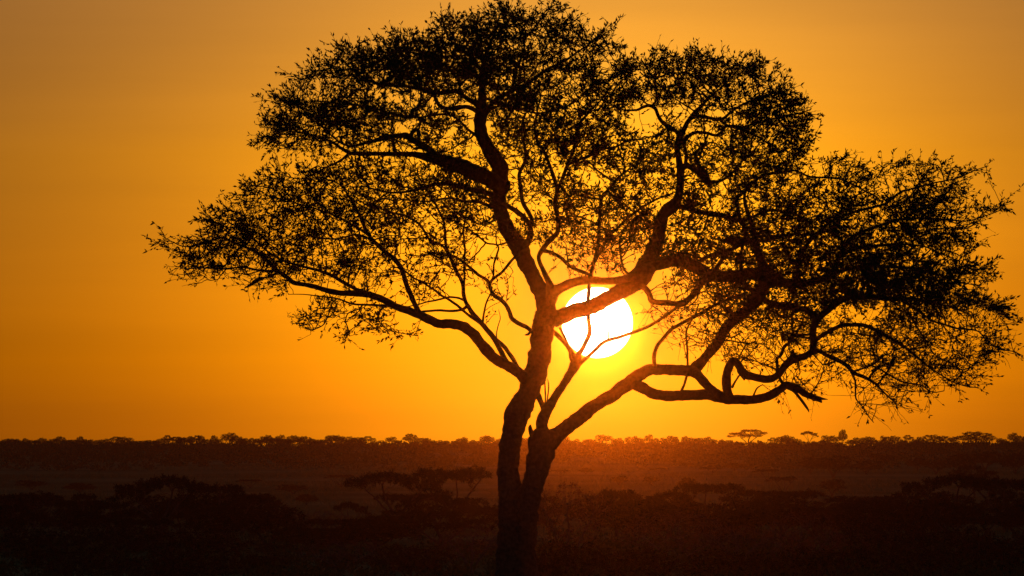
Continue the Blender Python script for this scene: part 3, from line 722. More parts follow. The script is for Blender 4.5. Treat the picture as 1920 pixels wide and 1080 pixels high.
CLOUDS = [
 # upper left dome
 cl(560, 215, 72, 55, 9), cl(620, 175, 85, 60, 10), cl(530, 250, 45, 35, 8), cl(600, 240, 90, 40, 14), cl(660, 215, 70, 40, 14),
 cl(700, 130, 85, 45, 11), cl(780, 110, 95, 50, 14), cl(760, 150, 110, 35, 14), cl(860, 95, 80, 55, 13), cl(850, 130, 90, 35, 13), cl(645, 100, 30, 18, 5),
 cl(930, 100, 75, 70, 12), cl(960, 60, 45, 45, 8), cl(1010, 80, 70, 55, 11), cl(1040, 35, 35, 35, 7), cl(1060, 110, 60, 45, 9), cl(1120, 80, 45, 35, 6), cl(830, 60, 25, 40, 5), cl(938, 30, 14, 24, 5),
 cl(980, 150, 100, 50, 13), cl(1080, 160, 60, 40, 8), cl(930, 180, 60, 40, 9),
 cl(740, 240, 100, 40, 9), cl(640, 270, 80, 25, 9), cl(520, 270, 40, 16, 6), cl(800, 215, 70, 25, 7),
 cl(830, 260, 60, 35, 9), cl(860, 300, 60, 30, 7), cl(840, 180, 60, 25, 8),
 # middle left layer
 cl(700, 330, 110, 30, 8), cl(600, 340, 70, 28, 6), cl(780, 340, 70, 30, 8), cl(860, 350, 60, 30, 7), cl(650, 380, 90, 30, 7), cl(530, 320, 40, 16, 4),
 cl(560, 370, 70, 35, 8), cl(490, 355, 35, 20, 5), cl(500, 400, 70, 40, 9), cl(590, 420, 80, 35, 8), cl(430, 430, 60, 35, 9), cl(400, 410, 22, 20, 5), cl(460, 460, 70, 40, 10),
 cl(370, 460, 45, 30, 8), cl(320, 455, 28, 22, 4), cl(360, 505, 38, 28, 6), cl(420, 500, 70, 25, 9), cl(380, 530, 28, 12, 3), cl(490, 530, 45, 16, 5), cl(560, 480, 70, 40, 9), cl(600, 450, 60, 30, 6), cl(640, 500, 60, 28, 8), cl(550, 520, 50, 22, 5),
 cl(690, 480, 50, 40, 6), cl(720, 440, 60, 30, 6), cl(750, 400, 70, 30, 8), cl(820, 400, 60, 35, 6), cl(700, 530, 45, 25, 5), cl(680, 400, 60, 25, 6),
 cl(780, 450, 60, 40, 5.5), cl(850, 440, 60, 45, 5), cl(820, 500, 60, 35, 3.5), cl(790, 540, 50, 25, 3), cl(900, 430, 45, 40, 3.5), cl(880, 500, 45, 40, 2.4), cl(900, 380, 40, 30, 5),
 cl(930, 560, 30, 40, 0.8), cl(960, 520, 28, 40, 0.8), cl(985, 590, 25, 20, 1.0),
 # hanging tufts under the low limb
 cl(600, 590, 42, 28, 4.2), cl(580, 620, 24, 16, 4.5), cl(650, 580, 50, 20, 3.2), cl(652, 625, 16, 16, 4.5), cl(700, 590, 38, 22, 3.4), cl(722, 612, 28, 18, 4.5), cl(765, 628, 26, 8, 3), cl(560, 545, 36, 14, 3),
 # centre
 cl(1000, 230, 80, 50, 9), cl(1080, 220, 60, 50, 8), cl(1130, 200, 45, 45, 6), cl(960, 280, 55, 45, 7), cl(1030, 300, 60, 40, 8), cl(1100, 290, 65, 40, 9), cl(1160, 270, 50, 40, 7), cl(1190, 300, 40, 40, 6),
 cl(1000, 350, 50, 40, 7), cl(1070, 360, 55, 40, 9), cl(1130, 370, 60, 35, 11), cl(1190, 370, 50, 40, 8), cl(1100, 410, 60, 30, 8), cl(1170, 420, 50, 35, 8), cl(1060, 430, 45, 40, 5), cl(1100, 460, 45, 35, 4), cl(1160, 470, 50, 40, 6), cl(1080, 500, 40, 20, 3), cl(1200, 440, 35, 40, 6), cl(1000, 440, 40, 30, 4), cl(1240, 330, 40, 45, 6),
 cl(880, 320, 50, 30, 7), cl(915, 400, 30, 30, 4), cl(960, 330, 30, 30, 5),
 # right dome
 cl(1190, 150, 45, 45, 8), cl(1230, 125, 55, 30, 9), cl(1250, 160, 60, 35, 9), cl(1310, 130, 60, 35, 10), cl(1370, 140, 60, 35, 10), cl(1330, 170, 70, 35, 10), cl(1420, 160, 50, 40, 10), cl(1400, 200, 70, 40, 11), cl(1460, 210, 50, 45, 11), cl(1500, 210, 32, 22, 5), cl(1440, 260, 65, 40, 10), cl(1490, 265, 35, 35, 9), cl(1370, 270, 60, 35, 6), cl(1170, 190, 40, 25, 5),
 cl(1330, 230, 50, 25, 4), cl(1300, 280, 50, 40, 4), cl(1380, 310, 60, 35, 9), cl(1440, 310, 50, 30, 6), cl(1340, 360, 60, 35, 7), cl(1290, 350, 40, 40, 5), cl(1320, 300, 40, 30, 4), cl(1250, 270, 30, 40, 4), cl(1240, 210, 25, 25, 3),
 # right shelf
 cl(1540, 310, 30, 18, 6), cl(1590, 315, 40, 28, 8), cl(1570, 350, 60, 30, 8), cl(1620, 350, 40, 30, 6), cl(1655, 320, 14, 26, 2.4), cl(1690, 330, 45, 26, 6), cl(1730, 320, 45, 30, 7), cl(1780, 330, 40, 20, 5), cl(1830, 318, 28, 10, 3.5), cl(1740, 360, 60, 28, 6), cl(1800, 365, 26, 14, 4), cl(1480, 350, 60, 40, 8), cl(1420, 370, 60, 35, 9),
 cl(1520, 390, 70, 40, 12), cl(1600, 400, 70, 40, 12), cl(1680, 400, 70, 35, 10), cl(1750, 390, 60, 28, 7), cl(1810, 400, 50, 20, 6.5), cl(1860, 390, 26, 14, 4.5), cl(1460, 420, 70, 40, 13), cl(1390, 430, 60, 40, 12), cl(1320, 430, 60, 35, 10), cl(1280, 430, 40, 40, 8), cl(1260, 470, 50, 30, 8),
 cl(1540, 450, 80, 40, 14), cl(1630, 450, 80, 40, 14), cl(1710, 440, 60, 35, 9), cl(1770, 450, 45, 25, 8), cl(1800, 470, 28, 18, 4), cl(1450, 480, 80, 40, 15), cl(1360, 480, 70, 30, 13), cl(1300, 470, 60, 25, 11),
 cl(1560, 500, 90, 35, 16), cl(1660, 500, 90, 35, 16), cl(1750, 510, 70, 35, 12), cl(1810, 530, 45, 32, 8), cl(1840, 510, 20, 24, 3.5), cl(1680, 545, 120, 28, 18), cl(1590, 545, 90, 28, 16), cl(1500, 550, 70, 30, 14), cl(1420, 530, 70, 30, 13), cl(1350, 540, 60, 25, 12), cl(1770, 565, 70, 24, 11), cl(1830, 580, 45, 22, 7), cl(1880, 600, 30, 18, 5),
 cl(1400, 580, 60, 35, 15), cl(1470, 600, 60, 30, 15), cl(1330, 570, 50, 30, 8), cl(1270, 540, 45, 30, 6), cl(1280, 590, 45, 30, 4),
 # bare twigs under the right side
 cl(1300, 620, 60, 40, 2.6), cl(1370, 640, 60, 45, 5.5), cl(1440, 650, 60, 40, 7), cl(1560, 630, 60, 40, 11), cl(1620, 650, 70, 40, 12), cl(1690, 620, 70, 40, 13), cl(1500, 700, 60, 30, 2.5), cl(1680, 690, 60, 35, 6), cl(1750, 660, 60, 40, 8), cl(1740, 710, 70, 25, 4), cl(1800, 690, 50, 30, 4), cl(1820, 640, 50, 35, 4), cl(1640, 730, 50, 35, 3), cl(1680, 745, 22, 25, 3), cl(1620, 770, 25, 20, 1.6), cl(1480, 720, 60, 30, 1.4), cl(1850, 665, 45, 20, 2.6), cl(1885, 655, 30, 8, 2.5), cl(1550, 690, 40, 30, 2.6),
 # beside the sun
 cl(1225, 575, 28, 28, 1.3), cl(1240, 600, 40, 30, 1.5),
]
HOLES = [(1205, 225, 42, 20, 0.06), (1300, 200, 38, 8, 0.1), (975, 215, 14, 9, 0.2), (1655, 350, 18, 16, 0.25), (700, 300, 60, 6, 0.3), (560, 300, 40, 12, 0.35), (470, 520, 30, 6, 0.4), (1060, 600, 90, 70, 0.06), (1535, 300, 10, 30, 0.3), (1500, 335, 20, 8, 0.3), (690, 470, 14, 20, 0.3), (860, 560, 50, 14, 0.3), (1120, 345, 16, 12, 0.3)]


def LEAFY(x, y):
    """leaves per shoot joint, shoots per twig joint, shortest and longest shoot: the low right side is nearly bare"""
    if y > 600 and x > 1000:
        return (0.35, 0.55, 0.4, 1.1) if x < 1720 else (0.7, 0.55, 0.4, 1.0)
    if 1000 < x < 1330 and y > 540:
        return 0.35, 0.4, 0.3, 0.8
    if x > 1300 and y > 570:
        return 1.3, 0.66, 0.3, 0.9
    if 780 < x < 1000 and y > 430:
        return 0.9, 0.45, 0.2, 0.6
    if x > 1380 and y > 370:
        return 1.6, 0.62, 0.25, 0.75
    if y < 260 or (x < 760 and y < 280):
        return 1.75, 0.62, 0.2, 0.6
    if 1000 < x < 1300 and y < 480:
        return 1.7, 0.66, 0.2, 0.6
    return 1.5, 0.55, 0.2, 0.6


build_big_tree()


# ------------------------------------------------------------------ trees and thorn bushes of the plain
def proto(name, crown_name, spec, H, leaf_n, leaf_len, leaf_w, stems, tip_r, twig_mat, leaf_mat, step, kill, up=0.0, spread=0.8):
    """one kind of tree at true size: spec is a list of flattened clouds (x, y, z, rx, ry, rz, n) in metres"""
    A = []
    for (x, y, z, rx, ry, rz, n) in spec:
        g = rng.normal(0, 1, (n, 3))
        g /= np.linalg.norm(g, axis=1, keepdims=True)
        g *= rng.uniform(0, 1, (n, 1)) ** 0.4
        A.append(np.array([x, y, z]) + g * (rx, ry, rz * 1.25))
    A = np.concatenate(A)
    keep = np.array([noise.noise(Vector((p[0] * 0.9, p[1] * 0.9, p[2] * 1.6))) for p in A])
    A = A[rng.random(len(A)) < np.clip(0.7 + 1.0 * keep, 0.1, 1)]
    seeds, srad, tub = [], [], Tubes()
    for (pl, r0) in stems:
        q = densify([(p[0], p[2], 1.0) for p in pl], 0.25)
        yy = np.interp(np.linspace(0, 1, len(q)), np.linspace(0, 1, len(pl)), [p[1] for p in pl])
        P3 = np.stack([q[:, 0], yy, q[:, 1]], 1)
        rr = r0 * np.linspace(1.15, 0.45, len(P3))
        wob = np.array([noise.noise_vector(Vector((i * 0.3, r0 * 30, pl[-1][0]))) for i in range(len(P3))])
        P3 = P3 + wob * 0.1 * np.minimum(1, np.arange(len(P3)) / 4)[:, None]
        tub.add(P3, rr, 7)
        for p, r in list(zip(P3, rr))[len(P3) // 3:]:
            seeds.append(p)
            srad.append(r)
    P, par, n0 = colonize(np.array(seeds), A, step, kill, 90, jitter=0.3, up=up)
    R, tips, chains, kids = twig_chains(P, par, n0, tip_r, 0.42, np.array(srad))
    for c in chains:
        rr = R[c].copy()
        rr[0] = rr[1]
        tub.add(P[c], rr, 3 if rr[0] < 0.04 else 5)
    d = np.zeros_like(P)
    d[n0:] = P[n0:] - P[par[n0:]]
    d /= np.maximum(np.linalg.norm(d, axis=1, keepdims=True), 1e-9)
    ids = [i for i in range(n0, len(P)) if tips[i] <= 3]
    C = P[np.repeat(ids, leaf_n)]
    C = C + rng.normal(0, leaf_len * 0.4, C.shape)
    me_t = mesh_from('trunk', np.concatenate(tub.v), np.concatenate(tub.f), twig_mat, 4, True)
    me_c = leaf_mesh('crown', C, d[np.repeat(ids, leaf_n)], leaf_len, leaf_w, leaf_mat, spread)
    print('PROTO', name, len(P), len(C))
    W = np.ptp(P[n0:, 0])
    top = P[n0:, 2].max() + leaf_len * 0.5
    cx = 0.5 * (P[n0:, 0].max() + P[n0:, 0].min())
    return dict(name=name, crown=crown_name, trunk_me=me_t, crown_me=me_c, W=W, top=top, cx=cx)


UMB = [
 proto('umbrella_acacia', 'crown', [(-2.6, 0, 4.9, 2.4, 2.4, .5, 330), (1.2, .6, 5.7, 3.0, 2.6, .42, 420), (3.8, -.5, 5.1, 1.8, 1.8, .35, 180), (-.4, -1, 5.5, 2.0, 2, .3, 160), (-4.4, .4, 4.1, 1.2, 1.2, .35, 90)], 6, 16, .24, .075,
       [([(0, 0, -.3), (.1, 0, .8), (-.2, 0, 1.8), (-1.2, 0, 3.1), (-2.4, .1, 4.3)], .17), ([(0, 0, -.3), (.2, .1, 1.0), (.6, .2, 2.4), (1.3, .4, 3.8), (1.6, .5, 5.0)], .17), ([(.1, 0, 0), (.6, -.1, 1.6), (1.8, -.3, 3.2), (3.2, -.4, 4.5)], .12), ([(-.6, 0, 2.5), (-2.0, .2, 3.2), (-3.8, .3, 3.8)], .07)],
       .014, M_farbark, M_farleaf, .28, .34),
 proto('umbrella_acacia', 'crown', [(0, 0, 4.9, 4.6, 4.2, .42, 620), (-1.5, .8, 5.3, 2.2, 2.2, .35, 200), (2.4, -.4, 5.2, 2.2, 2, .3, 160), (4.6, .2, 4.4, 1.3, 1.3, .3, 90)], 5.5, 16, .24, .075,
       [([(0, 0, -.3), (-.3, 0, .9), (-1.1, .1, 2.4), (-2.2, .4, 3.8), (-2.9, .5, 4.6)], .14), ([(0, 0, -.3), (.1, 0, 1.2), (-.2, .3, 2.8), (-.1, .3, 4.4)], .14), ([(0, 0, -.2), (.6, 0, 1.1), (1.5, -.2, 2.7), (2.7, -.4, 4.3)], .14), ([(.5, 0, 1.0), (2.2, .1, 2.4), (3.9, .2, 3.9)], .09)],
       .014, M_farbark, M_farleaf, .28, .34),
 proto('umbrella_acacia', 'crown', [(-2, 0, 4.3, 2.2, 2.2, .45, 260), (.6, .3, 5.4, 2.4, 2.4, .4, 300), (2.9, 0, 4.6, 1.7, 1.7, .4, 170), (-.6, -.8, 3.6, 1.9, 1.8, .4, 150), (1.8, .8, 3.6, 1.8, 1.6, .4, 140), (-3.6, .4, 3.4, 1.1, 1.1, .35, 80)], 6, 16, .24, .075,
       [([(0, 0, -.3), (.2, 0, 1.0), (.2, .1, 2.2), (.6, .2, 3.6), (.6, .3, 4.8)], .18), ([(.1, 0, .7), (-.7, 0, 1.9), (-1.6, 0, 3.0), (-2.1, 0, 3.9)], .12), ([(.2, 0, 1.0), (1.2, .1, 2.2), (2.4, .1, 3.6), (2.8, .1, 4.2)], .12)],
       .014, M_farbark, M_farleaf, .28, .34),
]
RND = [
 proto('round_crowned_tree', 'crown', [(0, 0, 3.6, 2.3, 2.2, 1.5, 620), (-1.3, .3, 2.9, 1.4, 1.4, .9, 200), (1.5, -.2, 3.1, 1.3, 1.3, .9, 190), (.4, 0, 4.8, 1.2, 1.2, .6, 120)], 5, 16, .24, .075,
       [([(0, 0, -.3), (.1, 0, .8), (.0, 0, 1.9), (.2, 0, 3.3)], .17), ([(0, 0, .6), (-.6, .1, 1.7), (-1.3, .2, 2.7)], .1), ([(.1, 0, .8), (.8, 0, 1.8), (1.4, -.1, 2.9)], .1)],
       .014, M_farbark, M_farleaf, .26, .32, .05),
 proto('round_crowned_tree', 'crown', [(-.8, 0, 3.2, 1.5, 1.4, 1.0, 300), (.9, .2, 3.8, 1.5, 1.4, .9, 300), (0, -.4, 2.5, 2.2, 1.6, .6, 180), (1.9, 0, 2.7, .9, .9, .5, 80)], 4.6, 16, .24, .075,
       [([(0, 0, -.3), (-.2, 0, .9), (-.6, 0, 2.0), (-.8, 0, 3.0)], .14), ([(0, 0, -.2), (.3, 0, 1.2), (.7, .1, 2.6), (.9, .2, 3.4)], .13), ([(.2, 0, .9), (1.1, 0, 1.8), (1.8, 0, 2.5)], .07)],
       .014, M_farbark, M_farleaf, .26, .32, .05),
]
BUSH = [
 proto('thorn_bush', 'leaves', [(0, 0, 2.1, 2.5, 2.3, 1.2, 760), (-1.6, 0, 1.6, 1.3, 1.3, .8, 200), (1.7, .3, 1.7, 1.3, 1.3, .8, 200)], 3, 5, .13, .045,
       [([(-.1, 0, -.2), (-.4, 0, .5), (-1.2, .1, 1.2), (-1.7, .2, 1.7)], .06), ([(0, 0, -.2), (0, .1, .7), (-.2, .2, 1.5), (0, .2, 2.3)], .07), ([(.1, 0, -.2), (.5, -.1, .6), (1.1, 0, 1.3), (1.7, .1, 1.9)], .06)],
       .011, M_twig, M_litleaf, .22, .26, .05),
 proto('thorn_bush', 'leaves', [(0, 0, 2.6, 2.0, 1.9, 1.3, 560), (1.4, 0, 3.1, 1.3, 1.2, .8, 230), (-1.3, .2, 2.9, 1.2, 1.2, .8, 220), (.3, 0, 3.7, 1.2, 1.2, .5, 160)], 4, 5, .13, .045,
       [([(0, 0, -.3), (-.2, 0, .9), (-.7, .1, 1.9), (-1.2, .2, 2.8)], .09), ([(0, 0, -.3), (.2, .1, 1.1), (.2, .1, 2.3), (.3, .1, 3.2)], .09), ([(.1, 0, -.2), (.5, -.1, 1.0), (1.0, 0, 2.0), (1.5, 0, 3.0)], .08)],
       .011, M_twig, M_litleaf, .22, .26, .06),
 proto('thorn_bush', 'leaves', [(0, 0, 1.5, 2.6, 2.2, .95, 800), (-.8, .2, 2.1, 1.5, 1.4, .6, 220), (1.5, 0, 1.9, 1.3, 1.2, .6, 180)], 2.6, 12, .15, .05,
       [([(-.1, 0, -.2), (-.6, 0, .5), (-1.5, .1, 1.2)], .06), ([(0, 0, -.2), (0, .1, .7), (-.2, .2, 1.6)], .06), ([(.1, 0, -.2), (.6, -.1, .5), (1.6, 0, 1.3)], .06)],
       .011, M_farbark, M_farleaf, .22, .26, .05),
]


def place(pr, x, ytop, w, Y, label, cat, group, flip=None, depth_scale=1.0):
    p = at(x, ytop, Y)
    sx = w * F * Y / pr['W']
    gx = p[0]
    gz = ground_z(gx, Y)
    sz = max(0.2, (p[2] - gz) / pr['top'])
    flip = random.random() < 0.5 if flip is None else flip
    o = bpy.data.objects.new(pr['name'], None)
    COL.objects.link(o)
    o.location = (gx, Y, gz)
    o.scale = (-sx if flip else sx, sx * depth_scale, sz)
    o.rotation_euler = (0, 0, random.uniform(-0.35, 0.35))
    t = bpy.data.objects.new('trunk' if pr['crown'] == 'crown' else 'stems', pr['trunk_me'])
    c = bpy.data.objects.new(pr['crown'], pr['crown_me'])
    for q in (t, c):
        COL.objects.link(q)
        q.parent = o
    tag(o, label, cat, group)
    return o


GU, GR, GB = 'umbrella acacias in the middle distance', 'round crowned trees in the middle distance', 'thorn bushes in the foreground scrub'
MID = [
 # kind, variant, x, top y, width, distance, label
 ('U', 1, 20, 921, 230, 480, 'dark flat topped acacia cut by the left edge of the picture'),
 ('U', 1, 128, 936, 140, 520, 'low flat acacia right of the one cut by the left edge'),
 ('U', 0, 295, 890, 190, 430, 'tall flat acacia with a raised top tier, left of the big tree'),
 ('U', 2, 425, 908, 190, 440, 'broad tiered acacia touching the right side of the tall left acacia'),
 ('U', 0, 745, 883, 200, 500, 'umbrella acacia with a long low side arm, left of the big trunk'),
 ('U', 1, 852, 873, 165, 545, 'highest flat acacia crown just left of the big trunk'),
 ('U', 2, 830, 958, 200, 400, 'wide low acacia below the two crowns left of the big trunk'),
 ('U', 0, 660, 940, 70, 480, 'small flat acacia crown at the far left tip of the pair beside the trunk'),
 ('R', 1, 510, 980, 95, 520, 'small thin stemmed tree in the gap of pale grass left of centre'),
 ('U', 1, 1155, 914, 80, 480, 'small flat acacia just right of the bush beside the big trunk'),
 ('U', 0, 1250, 919, 100, 520, 'flat acacia between the small one and the wide thin crown, right of the trunk'),
 ('U', 1, 1325, 903, 150, 560, 'wide thin flat acacia crown below the right limb of the big tree'),
 ('U', 2, 1410, 919, 130, 540, 'dense acacia beside the right end of the wide thin crown'),
 ('U', 1, 1490, 917, 140, 560, 'low flat acacia in the row, second left of the large right hand one'),
 ('U', 1, 1640, 927, 200, 520, 'long flat acacia with forked stems showing, left of the large right hand one'),
 ('U', 0, 1770, 888, 190, 500, 'large dark umbrella acacia with a pointed left tip at right'),
 ('U', 1, 1885, 892, 200, 515, 'dark umbrella acacia reaching the right edge of the picture'),
 ('R', 0, 1190, 942, 140, 430, 'dense round tree behind the glowing bush right of the trunk'),
 ('R', 0, 705, 968, 120, 420, 'dark round tree under the side arm of the acacia left of the trunk'),
 ('B', 1, 1072, 905, 165, 330, 'open twiggy bush leaning right beside the big trunk'),
 ('B', 0, 1270, 957, 240, 360, 'large rounded bush with glowing twig rim right of the trunk'),
 ('B', 0, 1505, 957, 170, 340, 'bush with upright lit twigs under the row of acacias at right'),
 ('B', 1, 610, 958, 130, 440, 'thin see through bush at the edge of the grass left of centre'),
 ('B', 2, 515, 1018, 80, 380, 'small rounded bush below the thin stemmed tree left of centre'),
 ('B', 2, 60, 985, 200, 360, 'dark bush in the lower left corner'),
 ('B', 1, 215, 975, 180, 370, 'dark bush in front of the gap between the left acacias'),
 ('B', 2, 360, 985, 230, 345, 'wide dark bush in front of the broad tiered acacia'),
 ('B', 0, 150, 1025, 200, 310, 'low dark bush at the bottom edge, far left'),
 ('B', 2, 330, 1040, 220, 300, 'low bush at the bottom edge below the wide dark one'),
 ('B', 1, 470, 1035, 150, 320, 'bush at the bottom edge, left of the small rounded one'),
 ('B', 0, 640, 1010, 190, 345, 'scrubby bush at the bottom below the thin see through one'),
 ('B', 2, 770, 1020, 170, 325, 'bush at the bottom edge left of the trunk, nearer of two'),
 ('B', 1, 880, 985, 150, 335, 'twiggy bush touching the left side of the big trunk'),
 ('B', 2, 1065, 1012, 140, 300, 'low bush at the foot of the leaning one right of the trunk'),
 ('B', 2, 1190, 1025, 170, 305, 'dark low bush at the bottom edge below the glowing one'),
 ('B', 1, 1390, 985, 170, 350, 'feathery bush between the glowing one and the upright lit one'),
 ('B', 2, 1370, 1030, 200, 300, 'low dark bush at the bottom, right of centre'),
 ('B', 2, 1540, 1025, 220, 305, 'dark bush at the bottom in front of the upright lit one'),
 ('B', 0, 1660, 980, 200, 360, 'broad dark bush under the long flat acacia'),
 ('B', 1, 1790, 985, 200, 345, 'dark bush under the large right hand umbrella acacia'),
 ('B', 2, 1720, 1030, 220, 300, 'low bush at the bottom edge, second from the right corner'),
 ('B', 2, 1890, 1005, 190, 315, 'dark bush filling the lower right corner'),
 ('B', 2, 1000, 1045, 120, 290, 'small bush in front of the foot of the big trunk'),
]
for (k, v, x, yt, w, Y, lab) in MID:
    pr = {'U': UMB, 'R': RND, 'B': BUSH}[k][2 if k == 'B' and not 590 < x < 1560 else v]  # outer bushes get the dark-leaved variant, imitating weaker sun glare there
    place(pr, x, yt, w, Y, lab, {'U': 'tree', 'R': 'tree', 'B': 'bush'}[k], {'U': GU, 'R': GR, 'B': GB}[k])

# hazy trees out on the plain: x, top, width, distance
GH = 'small hazy trees scattered on the far plain'
LH = 'small hazy tree standing alone in the pale grass below the ridge'
for (k, v, x, yt, w, Y) in [
 ('U', 1, 1052, 882, 42, 1150), ('R', 0, 1099, 884, 28, 1200), ('U', 1, 1213, 876, 30, 1350), ('U', 0, 1235, 882, 40, 1180), ('R', 1, 1222, 893, 30, 1050), ('R', 1, 1290, 870, 26, 1300), ('U', 2, 1335, 872, 48, 1200), ('R', 0, 1378, 868, 46, 1250),
 ('R', 0, 1520, 855, 46, 1200), ('R', 1, 1562, 853, 70, 1150), ('R', 0, 1625, 862, 60, 1200), ('R', 1, 1654, 849, 46, 1300), ('R', 0, 1720, 858, 44, 1250), ('R', 1, 1755, 862, 50, 1200), ('R', 0, 1800, 850, 58, 1200), ('R', 1, 1847, 846, 60, 1250), ('R', 0, 1903, 849, 56, 1200), ('U', 1, 1440, 878, 50, 1100), ('U', 2, 1828, 872, 90, 900),
 ('U', 1, 640, 889, 56, 1000), ('R', 1, 550, 908, 60, 900), ('R', 0, 575, 932, 44, 760), ('U', 1, 470, 900, 50, 1000), ('R', 0, 150, 905, 60, 950), ('R', 1, 60, 900, 60, 1000), ('R', 1, 1160, 892, 34, 1050), ('R', 0, 1290, 895, 36, 1000), ('U', 1, 1470, 892, 60, 900), ('R', 1, 1560, 898, 50, 880)]:
    place({'U': UMB, 'R': RND}[k][v], x, yt, w, Y, LH, 'tree', GH)

# dim trees and bushes that fill the shadowed ground between the named ones
GS = 'dim trees filling the shadowed middle ground'
LS = 'dim dark low tree half lost among others in the shadowed middle ground'
rs = random.Random(21)
for i in range(56):
    x = -30 + i * 36 + rs.uniform(-22, 22)
    kind = rs.choice([UMB[2], UMB[1], UMB[0], RND[0], RND[1], RND[1]])
    Y = rs.uniform(385, 540)
    yt = 850 + (5.15 - rs.uniform(1.7, 2.7)) / (F * Y)
    if 940 < x < 1110 and i % 2:
        continue
    if 525 < x < 640:
        Y = rs.uniform(360, 420)
        yt = 985 + rs.uniform(0, 20)
    place(kind, x, yt, rs.uniform(90, 170), Y, LS, 'tree', GS)

# treeline along the scarp
GT = 'trees along the far ridge'
LT = 'small dark tree in the treeline along the far ridge, blurred among its neighbours'
SPECIAL = [
 ('U', 2, 1402, 805, 74, 'wide flat acacia on the far ridge right of centre, sky showing under it'),
 ('R', 0, 1580, 805, 18, 'tall ball shaped tree standing up from the far ridge at right'),
 ('U', 0, 1518, 808, 34, 'rounded taller tree on the far ridge between the flat and ball shaped ones'),
 ('R', 1, 1757, 815, 54, 'flat tree on the far ridge left of the widest flat one'),
 ('R', 0, 1830, 809, 76, 'widest flat topped tree on the far ridge near the right edge'),
 ('R', 1, 1898, 811, 20, 'small open tree at the right end of the far ridge'),
 ('R', 0, 770, 813, 30, 'tallest rounded tree on the far ridge left of the big trunk'),
 ('R', 1, 428, 811, 30, 'pointed open tree rising from the far ridge at left'),
 ('R', 0, 113, 818, 24, 'rounded tree standing clear of the ridge near the left edge'),
 ('R', 1, 1133, 815, 34, 'open spiky tree on the far ridge just right of the big fork'),
]
for (k, v, x, yt, w, lab) in SPECIAL:
    place({'U': UMB, 'R': RND}[k][v], x, yt, w, 1700, lab, 'tree', None)
rt = random.Random(5)
x = -60.0
while x < 1990:
    near = any(abs(x - s[2]) < s[4] * 0.5 for s in SPECIAL)
    left = x < 700
    h = (rt.uniform(4, 14) if not left else rt.uniform(8, 17)) + 4.0 * noise.noise(Vector((x / 60.0, 3.0, 1.0)))
    base = 836 if x < 300 else 832 if x < 900 else 829
    w = rt.uniform(14, 34) if left else rt.uniform(12, 26)
    Y = rt.uniform(1640, 1745)
    if not near:
        pr = rt.choice([RND[0], RND[1], RND[0], RND[1], RND[0], UMB[2]])
        place(pr, x, base - h, w, Y, LT, 'tree', GT)
    x += rt.uniform(6, 14) if left else rt.uniform(8, 17)


# ------------------------------------------------------------------ grass and low scrub
def build_grass():
    n = 26000
    Y = np.concatenate([rng.uniform(260, 700, n // 3), rng.uniform(700, 1500, n - n // 3)])
    X = rng.uniform(-0.078, 0.078, n) * Y
    k = 5
    V, Fc = [], []
    for i, (x, y) in enumerate(zip(X, Y)):
        d = noise.noise(Vector((x / 22.0, y / 70.0, 0.0)))
        if d < -0.12:
            continue
        h0 = (0.28 + 0.2 * rng.random() + 0.2 * d) * (1.0 if y < 900 else 1.25)
        gz = ground_z(x, y)
        for b in range(k):
            a = rng.uniform(0, 6.28)
            ox, oy = rng.normal(0, 0.22, 2) * (1 + y / 700)
            s = 0.028 + y * 1.6e-5
            lx, ly = rng.normal(0, 0.16, 2)
            bx, by = x + ox, y + oy
            c, q = math.cos(a) * s, math.sin(a) * s
            j = len(V)
            V += [(bx - c, by - q, gz - .05), (bx + c, by + q, gz - .05), (bx + lx, by + ly, gz + h0 * rng.uniform(.7, 1.1))]
            Fc.append((j, j + 1, j + 2))
    o = link('grass', mesh_from('grass', np.array(V), np.array(Fc), M_grass, 3))
    tag(o, 'dry savanna grass covering the plain', 'grass', kind='stuff')


def build_scrub(name, what, n, ya, yb, dens, rmin, rmax, m, ll, lw):
    """low leafy scrub that reads as one dark mass"""
    C, Dr = [], []
    for i in range(n):
        y = ya + (yb - ya) * rng.random()
        x = rng.uniform(-0.08, 0.08) * y
        d = noise.noise(Vector((x / 30.0, y / 120.0, 5.0)))
        if rng.random() > dens(y) + d:
            continue
        r = rng.uniform(rmin, rmax)
        g = rng.normal(0, 1, (m, 3))
        g /= np.linalg.norm(g, axis=1, keepdims=True)
        g *= rng.uniform(0.5, 1, (m, 1))
        g[:, 2] = np.abs(g[:, 2]) * 0.8
        C.append(np.array([x, y, ground_z(x, y)]) + g * r)
        Dr.append(g)
    C, Dr = np.concatenate(C), np.concatenate(Dr)
    o = link(name, leaf_mesh(name, C, Dr, ll, lw, M_scrub, 0.7))
    tag(o, what, 'scrub', kind='stuff')


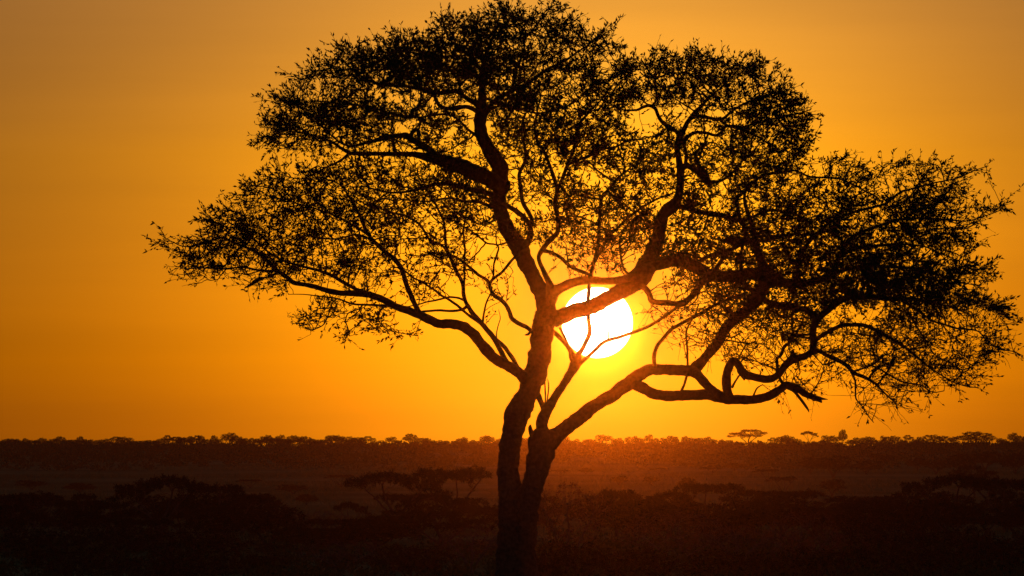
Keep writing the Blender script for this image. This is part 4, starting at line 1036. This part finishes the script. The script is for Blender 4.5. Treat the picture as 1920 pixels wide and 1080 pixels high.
build_grass()
build_scrub('scrub', 'low dark scrub covering the slope of the far ridge', 4200, 1250, 1710, lambda y: (y - 1250) / 170.0, 0.5, 1.3, 26, 0.55, 0.36)
build_scrub('undergrowth', 'dark tangled undergrowth between the foreground bushes', 1300, 265, 470, lambda y: 0.75 - max(0.0, y - 350) / 150.0 - max(0.0, 320 - y) / 90.0, 0.3, 1.2, 60, 0.26, 0.11)


# ------------------------------------------------------------------ the dusty air
def build_haze():
    x0, x1, y0, y1, z0, z1 = -610, 610, -150, 2610, -3.8, 21.0
    V = np.array([(x, y, z) for z in (z0, z1) for y in (y0, y1) for x in (x0, x1)])
    Fc = np.array([(0, 2, 3, 1), (4, 5, 7, 6), (0, 1, 5, 4), (2, 6, 7, 3), (0, 4, 6, 2), (1, 3, 7, 5)])
    m = bpy.data.materials.new('dusty_air')
    m.use_nodes = True
    t = m.node_tree
    t.nodes.remove(t.nodes['Principled BSDF'])
    out = t.nodes['Material Output']
    a = N(t, 'ShaderNodeVolumePrincipled')
    a.inputs['Color'].default_value = (1.0, 0.95, 0.75, 1)
    a.inputs['Density'].default_value = HAZE_FINE
    a.inputs['Anisotropy'].default_value = 0.993
    b = N(t, 'ShaderNodeVolumePrincipled')
    b.inputs['Color'].default_value = (0.8, 1.0, 0.5, 1)
    b.inputs['Density'].default_value = HAZE_WIDE
    b.inputs['Anisotropy'].default_value = 0.0
    s = N(t, 'ShaderNodeAddShader')
    t.links.new(a.outputs[0], s.inputs[0])
    t.links.new(b.outputs[0], s.inputs[1])
    c = N(t, 'ShaderNodeVolumePrincipled')
    c.inputs['Color'].default_value = (1.0, 0.95, 0.75, 1)
    c.inputs['Density'].default_value = HAZE_BLOOM
    c.inputs['Anisotropy'].default_value = 0.998
    s2 = N(t, 'ShaderNodeAddShader')
    t.links.new(s.outputs[0], s2.inputs[0])
    t.links.new(c.outputs[0], s2.inputs[1])
    t.links.new(s2.outputs[0], out.inputs['Volume'])
    o = link('haze', mesh_from('haze', V, Fc, m, 4))
    tag(o, kind='stuff')


HAZE_FINE = 7.0e-7
HAZE_BLOOM = 5.5e-7  # extra narrow forward lobe, added to imitate lens bloom over the branches
HAZE_WIDE = 6.5e-5
build_haze()
